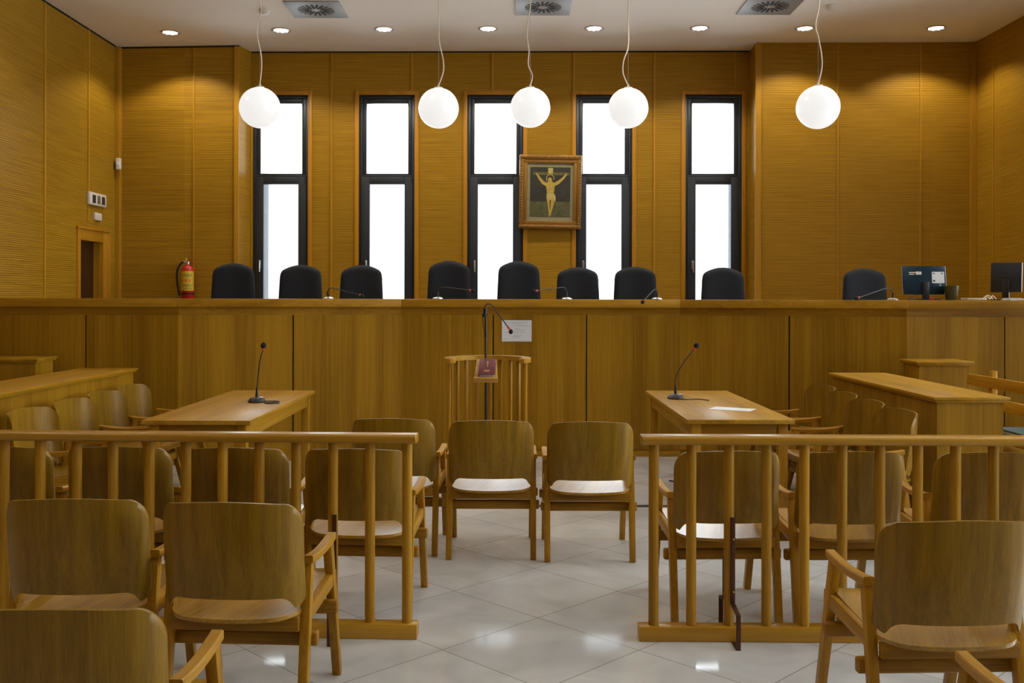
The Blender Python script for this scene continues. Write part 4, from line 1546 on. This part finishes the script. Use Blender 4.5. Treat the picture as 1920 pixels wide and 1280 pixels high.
# ------------------------------------------------------------------ ceiling fittings
def spot_at(loc, watts, parent, size=128):
    l = bpy.data.lights.new('lamp_light', 'SPOT')
    l.energy = watts
    l.spot_size = R(size)
    l.spot_blend = 0.35
    l.shadow_soft_size = 0.05
    l.color = (1.0, 0.90, 0.74)
    o = bpy.data.objects.new('lamp_light', l)
    o.location = loc
    COL.objects.link(o)
    o.parent = parent
    return o


def downlight(x, y, watts, label, group):
    o = thing('ceiling_downlight', label, 'ceiling light', (x, y, CEIL), 0, group)
    MB().lathe((0, 0, 0), [(0.112, -0.0005), (0.116, -0.006), (0.104, -0.010), (0.098, -0.004), (0.098, -0.0005)], 32).build('rim', M['rim'], o)
    MB().lathe((0, 0, 0), [(0.097, -0.0005), (0.095, -0.004), (0.01, -0.004)], 32).build('reflector', M['reflector'], o)
    lm = MB()
    for k_ in range(8):
        a_ = 2 * PI * k_ / 8
        lm.ball((0.066 * math.cos(a_), 0.066 * math.sin(a_), -0.006), 0.024, (1, 1, 0.3), u=12, v=6)
    lm.ball((0, 0, -0.006), 0.042, (1, 1, 0.25), u=16, v=6)
    lm.build('lamp', M['lamp'], o)
    spot_at((0, 0, -0.03), watts, o)
    return o


LBL = ['leftmost ceiling downlight, above the projecting left wall', 'ceiling downlight beside the leftmost globe cord',
       'ceiling downlight between the left vent and the second globe cord', 'ceiling downlight left of the middle vent, above the third window',
       'ceiling downlight above the fourth window', 'ceiling downlight above the fifth window', 'ceiling downlight touching the rightmost globe cord',
       'rightmost ceiling downlight near the right wall']
dl = []
for (px, py), lb3 in zip(((318, 62), (526, 57.5), (719, 55), (914, 53.5), (1113, 52.5), (1311, 51.5), (1508, 51.5), (1754, 50.5)), LBL):
    d = (CEIL - EYE) * F / (560 - py)
    x = (px - 960) / F * d
    dl.append(x)
    downlight(x, d, SPOT_WALL, lb3, 'downlights along the window wall')
for j, yy in enumerate((8.7, 5.6, 2.4, -1.0)):
    for i, x in enumerate((-4.15, -1.51, 0.95, 3.4, 4.95) if j == 0 else (-4.0, -0.3, 4.0)):
        downlight(x, yy, SPOT_ROOM, 'round ceiling downlight out of the picture, over the public side', 'downlights over the rest of the room')

# vents
for (x0, x1, y0), lb4 in zip(((-2.45, -1.85, 10.35), (0.03, 0.63, 10.23), (2.48, 3.07, 10.19)),
                             ('square steel ceiling vent left of centre', 'square steel ceiling vent in the middle behind a globe cord', 'square steel ceiling vent right of centre')):
    o = thing('ceiling_vent', lb4, 'vent', ((x0 + x1) / 2, y0 + 0.30, CEIL), 0, 'swirl vents in the ceiling')
    MB().bx(-0.30, 0.30, -0.30, 0.30, -0.012, -0.0005, 0.003).build('plate', M['vent'], o)
    s_ = MB()
    for k_ in range(20):
        a = 2 * PI * k_ / 20 + 0.15
        r0, r1 = (0.055, 0.20) if k_ % 2 == 0 else (0.085, 0.20)
        s_.bar((r0 * math.cos(a), r0 * math.sin(a), -0.0125), (r1 * math.cos(a + 0.10), r1 * math.sin(a + 0.10), -0.0125), 0.025, 0.003, bev=0.0)
    s_.build('swirl_slots', M['dark_gap'], o, False)
    MB().lathe((0, 0, -0.016), [(0.02, 0), (0.024, 0.004)], 16).build('centre_screw', M['silver'], o)

for (px, py), lb5 in zip(((494, 20), (1556, 9)), ('white smoke detector beside the leftmost globe cord', 'white smoke detector right of the rightmost globe cord')):
    d = (CEIL - EYE) * F / (560 - py)
    o = thing('smoke_detector', lb5, 'smoke detector', ((px - 960) / F * d, d, CEIL))
    MB().lathe((0, 0, 0), [(0.055, -0.0005), (0.055, -0.012), (0.048, -0.018), (0.048, -0.024)], 24).build('base', M['white_plastic'], o)
    MB().lathe((0, 0, 0), [(0.050, -0.024), (0.050, -0.036), (0.035, -0.050), (0.012, -0.053)], 24).build('sensor_head', M['white_plastic'], o)

# globe pendants
GL = [((486.5, 203), 38.2, 'leftmost white globe pendant, overlapping the first window', [(0.00, 0), (0.016, 0.18), (0.012, 0.35), (-0.03, 0.62), (0.012, 0.85), (-0.018, 1.1), (0, 1.35)]),
      ((821.5, 203), 37.8, 'white globe pendant between the second and third windows', [(0, 0), (0.045, 0.16), (0.045, 0.30), (0.005, 0.55), (0.0, 0.9), (0, 1.35)]),
      ((993.5, 201.5), 37.4, 'white globe pendant above the painting', [(0, 0), (0.02, 0.12), (-0.02, 0.25), (-0.015, 0.42), (-0.035, 0.60), (-0.03, 0.75), (0.0, 1.0), (0, 1.35)]),
      ((1177, 202), 37.6, 'white globe pendant beside the fourth window', [(0, 0), (-0.05, 0.15), (-0.045, 0.30), (0.0, 0.48), (0.0, 0.8), (0, 1.35)]),
      ((1533, 200), 40.2, 'rightmost white globe pendant in front of the right wall', [(0, 0), (0.035, 0.20), (0.005, 0.45), (-0.025, 0.60), (0.01, 0.85), (0, 1.35)])]
GR = 0.195
for (px, py), rp, lb6, wob in GL:
    d = GR * F / rp
    c_ = at(px, py, d)
    o = thing('globe_pendant', lb6, 'pendant lamp', (c_.x, c_.y, c_.z), 0, 'white globe pendants above the bench')
    MB().ball((0, 0, 0), GR, u=48, v=32).build('glass_globe', M['globe'], o)
    MB().lathe((0, 0, GR), [(0.042, -0.010), (0.042, 0.004), (0.012, 0.014), (0.008, 0.035)], 20).build('cap', M['white_plastic'], o)
    top = CEIL - c_.z
    MB().cyl((0, 0.0, GR + 0.02), (0, 0.0, top - 0.02), 0.0016, n=6).build('suspension_wire', M['silver'], o)
    L_ = top - GR - 0.02
    pts = [(x * 1.0, -0.006, GR + 0.02 + h_ / 1.35 * L_) for x, h_ in wob]
    MB().tube(pts, 0.0056, 8).build('cord', M['cord'], o)
    MB().lathe((0, 0, top), [(0.055, -0.0005), (0.055, -0.02), (0.02, -0.032)], 20).build('ceiling_rose', M['white_plastic'], o)
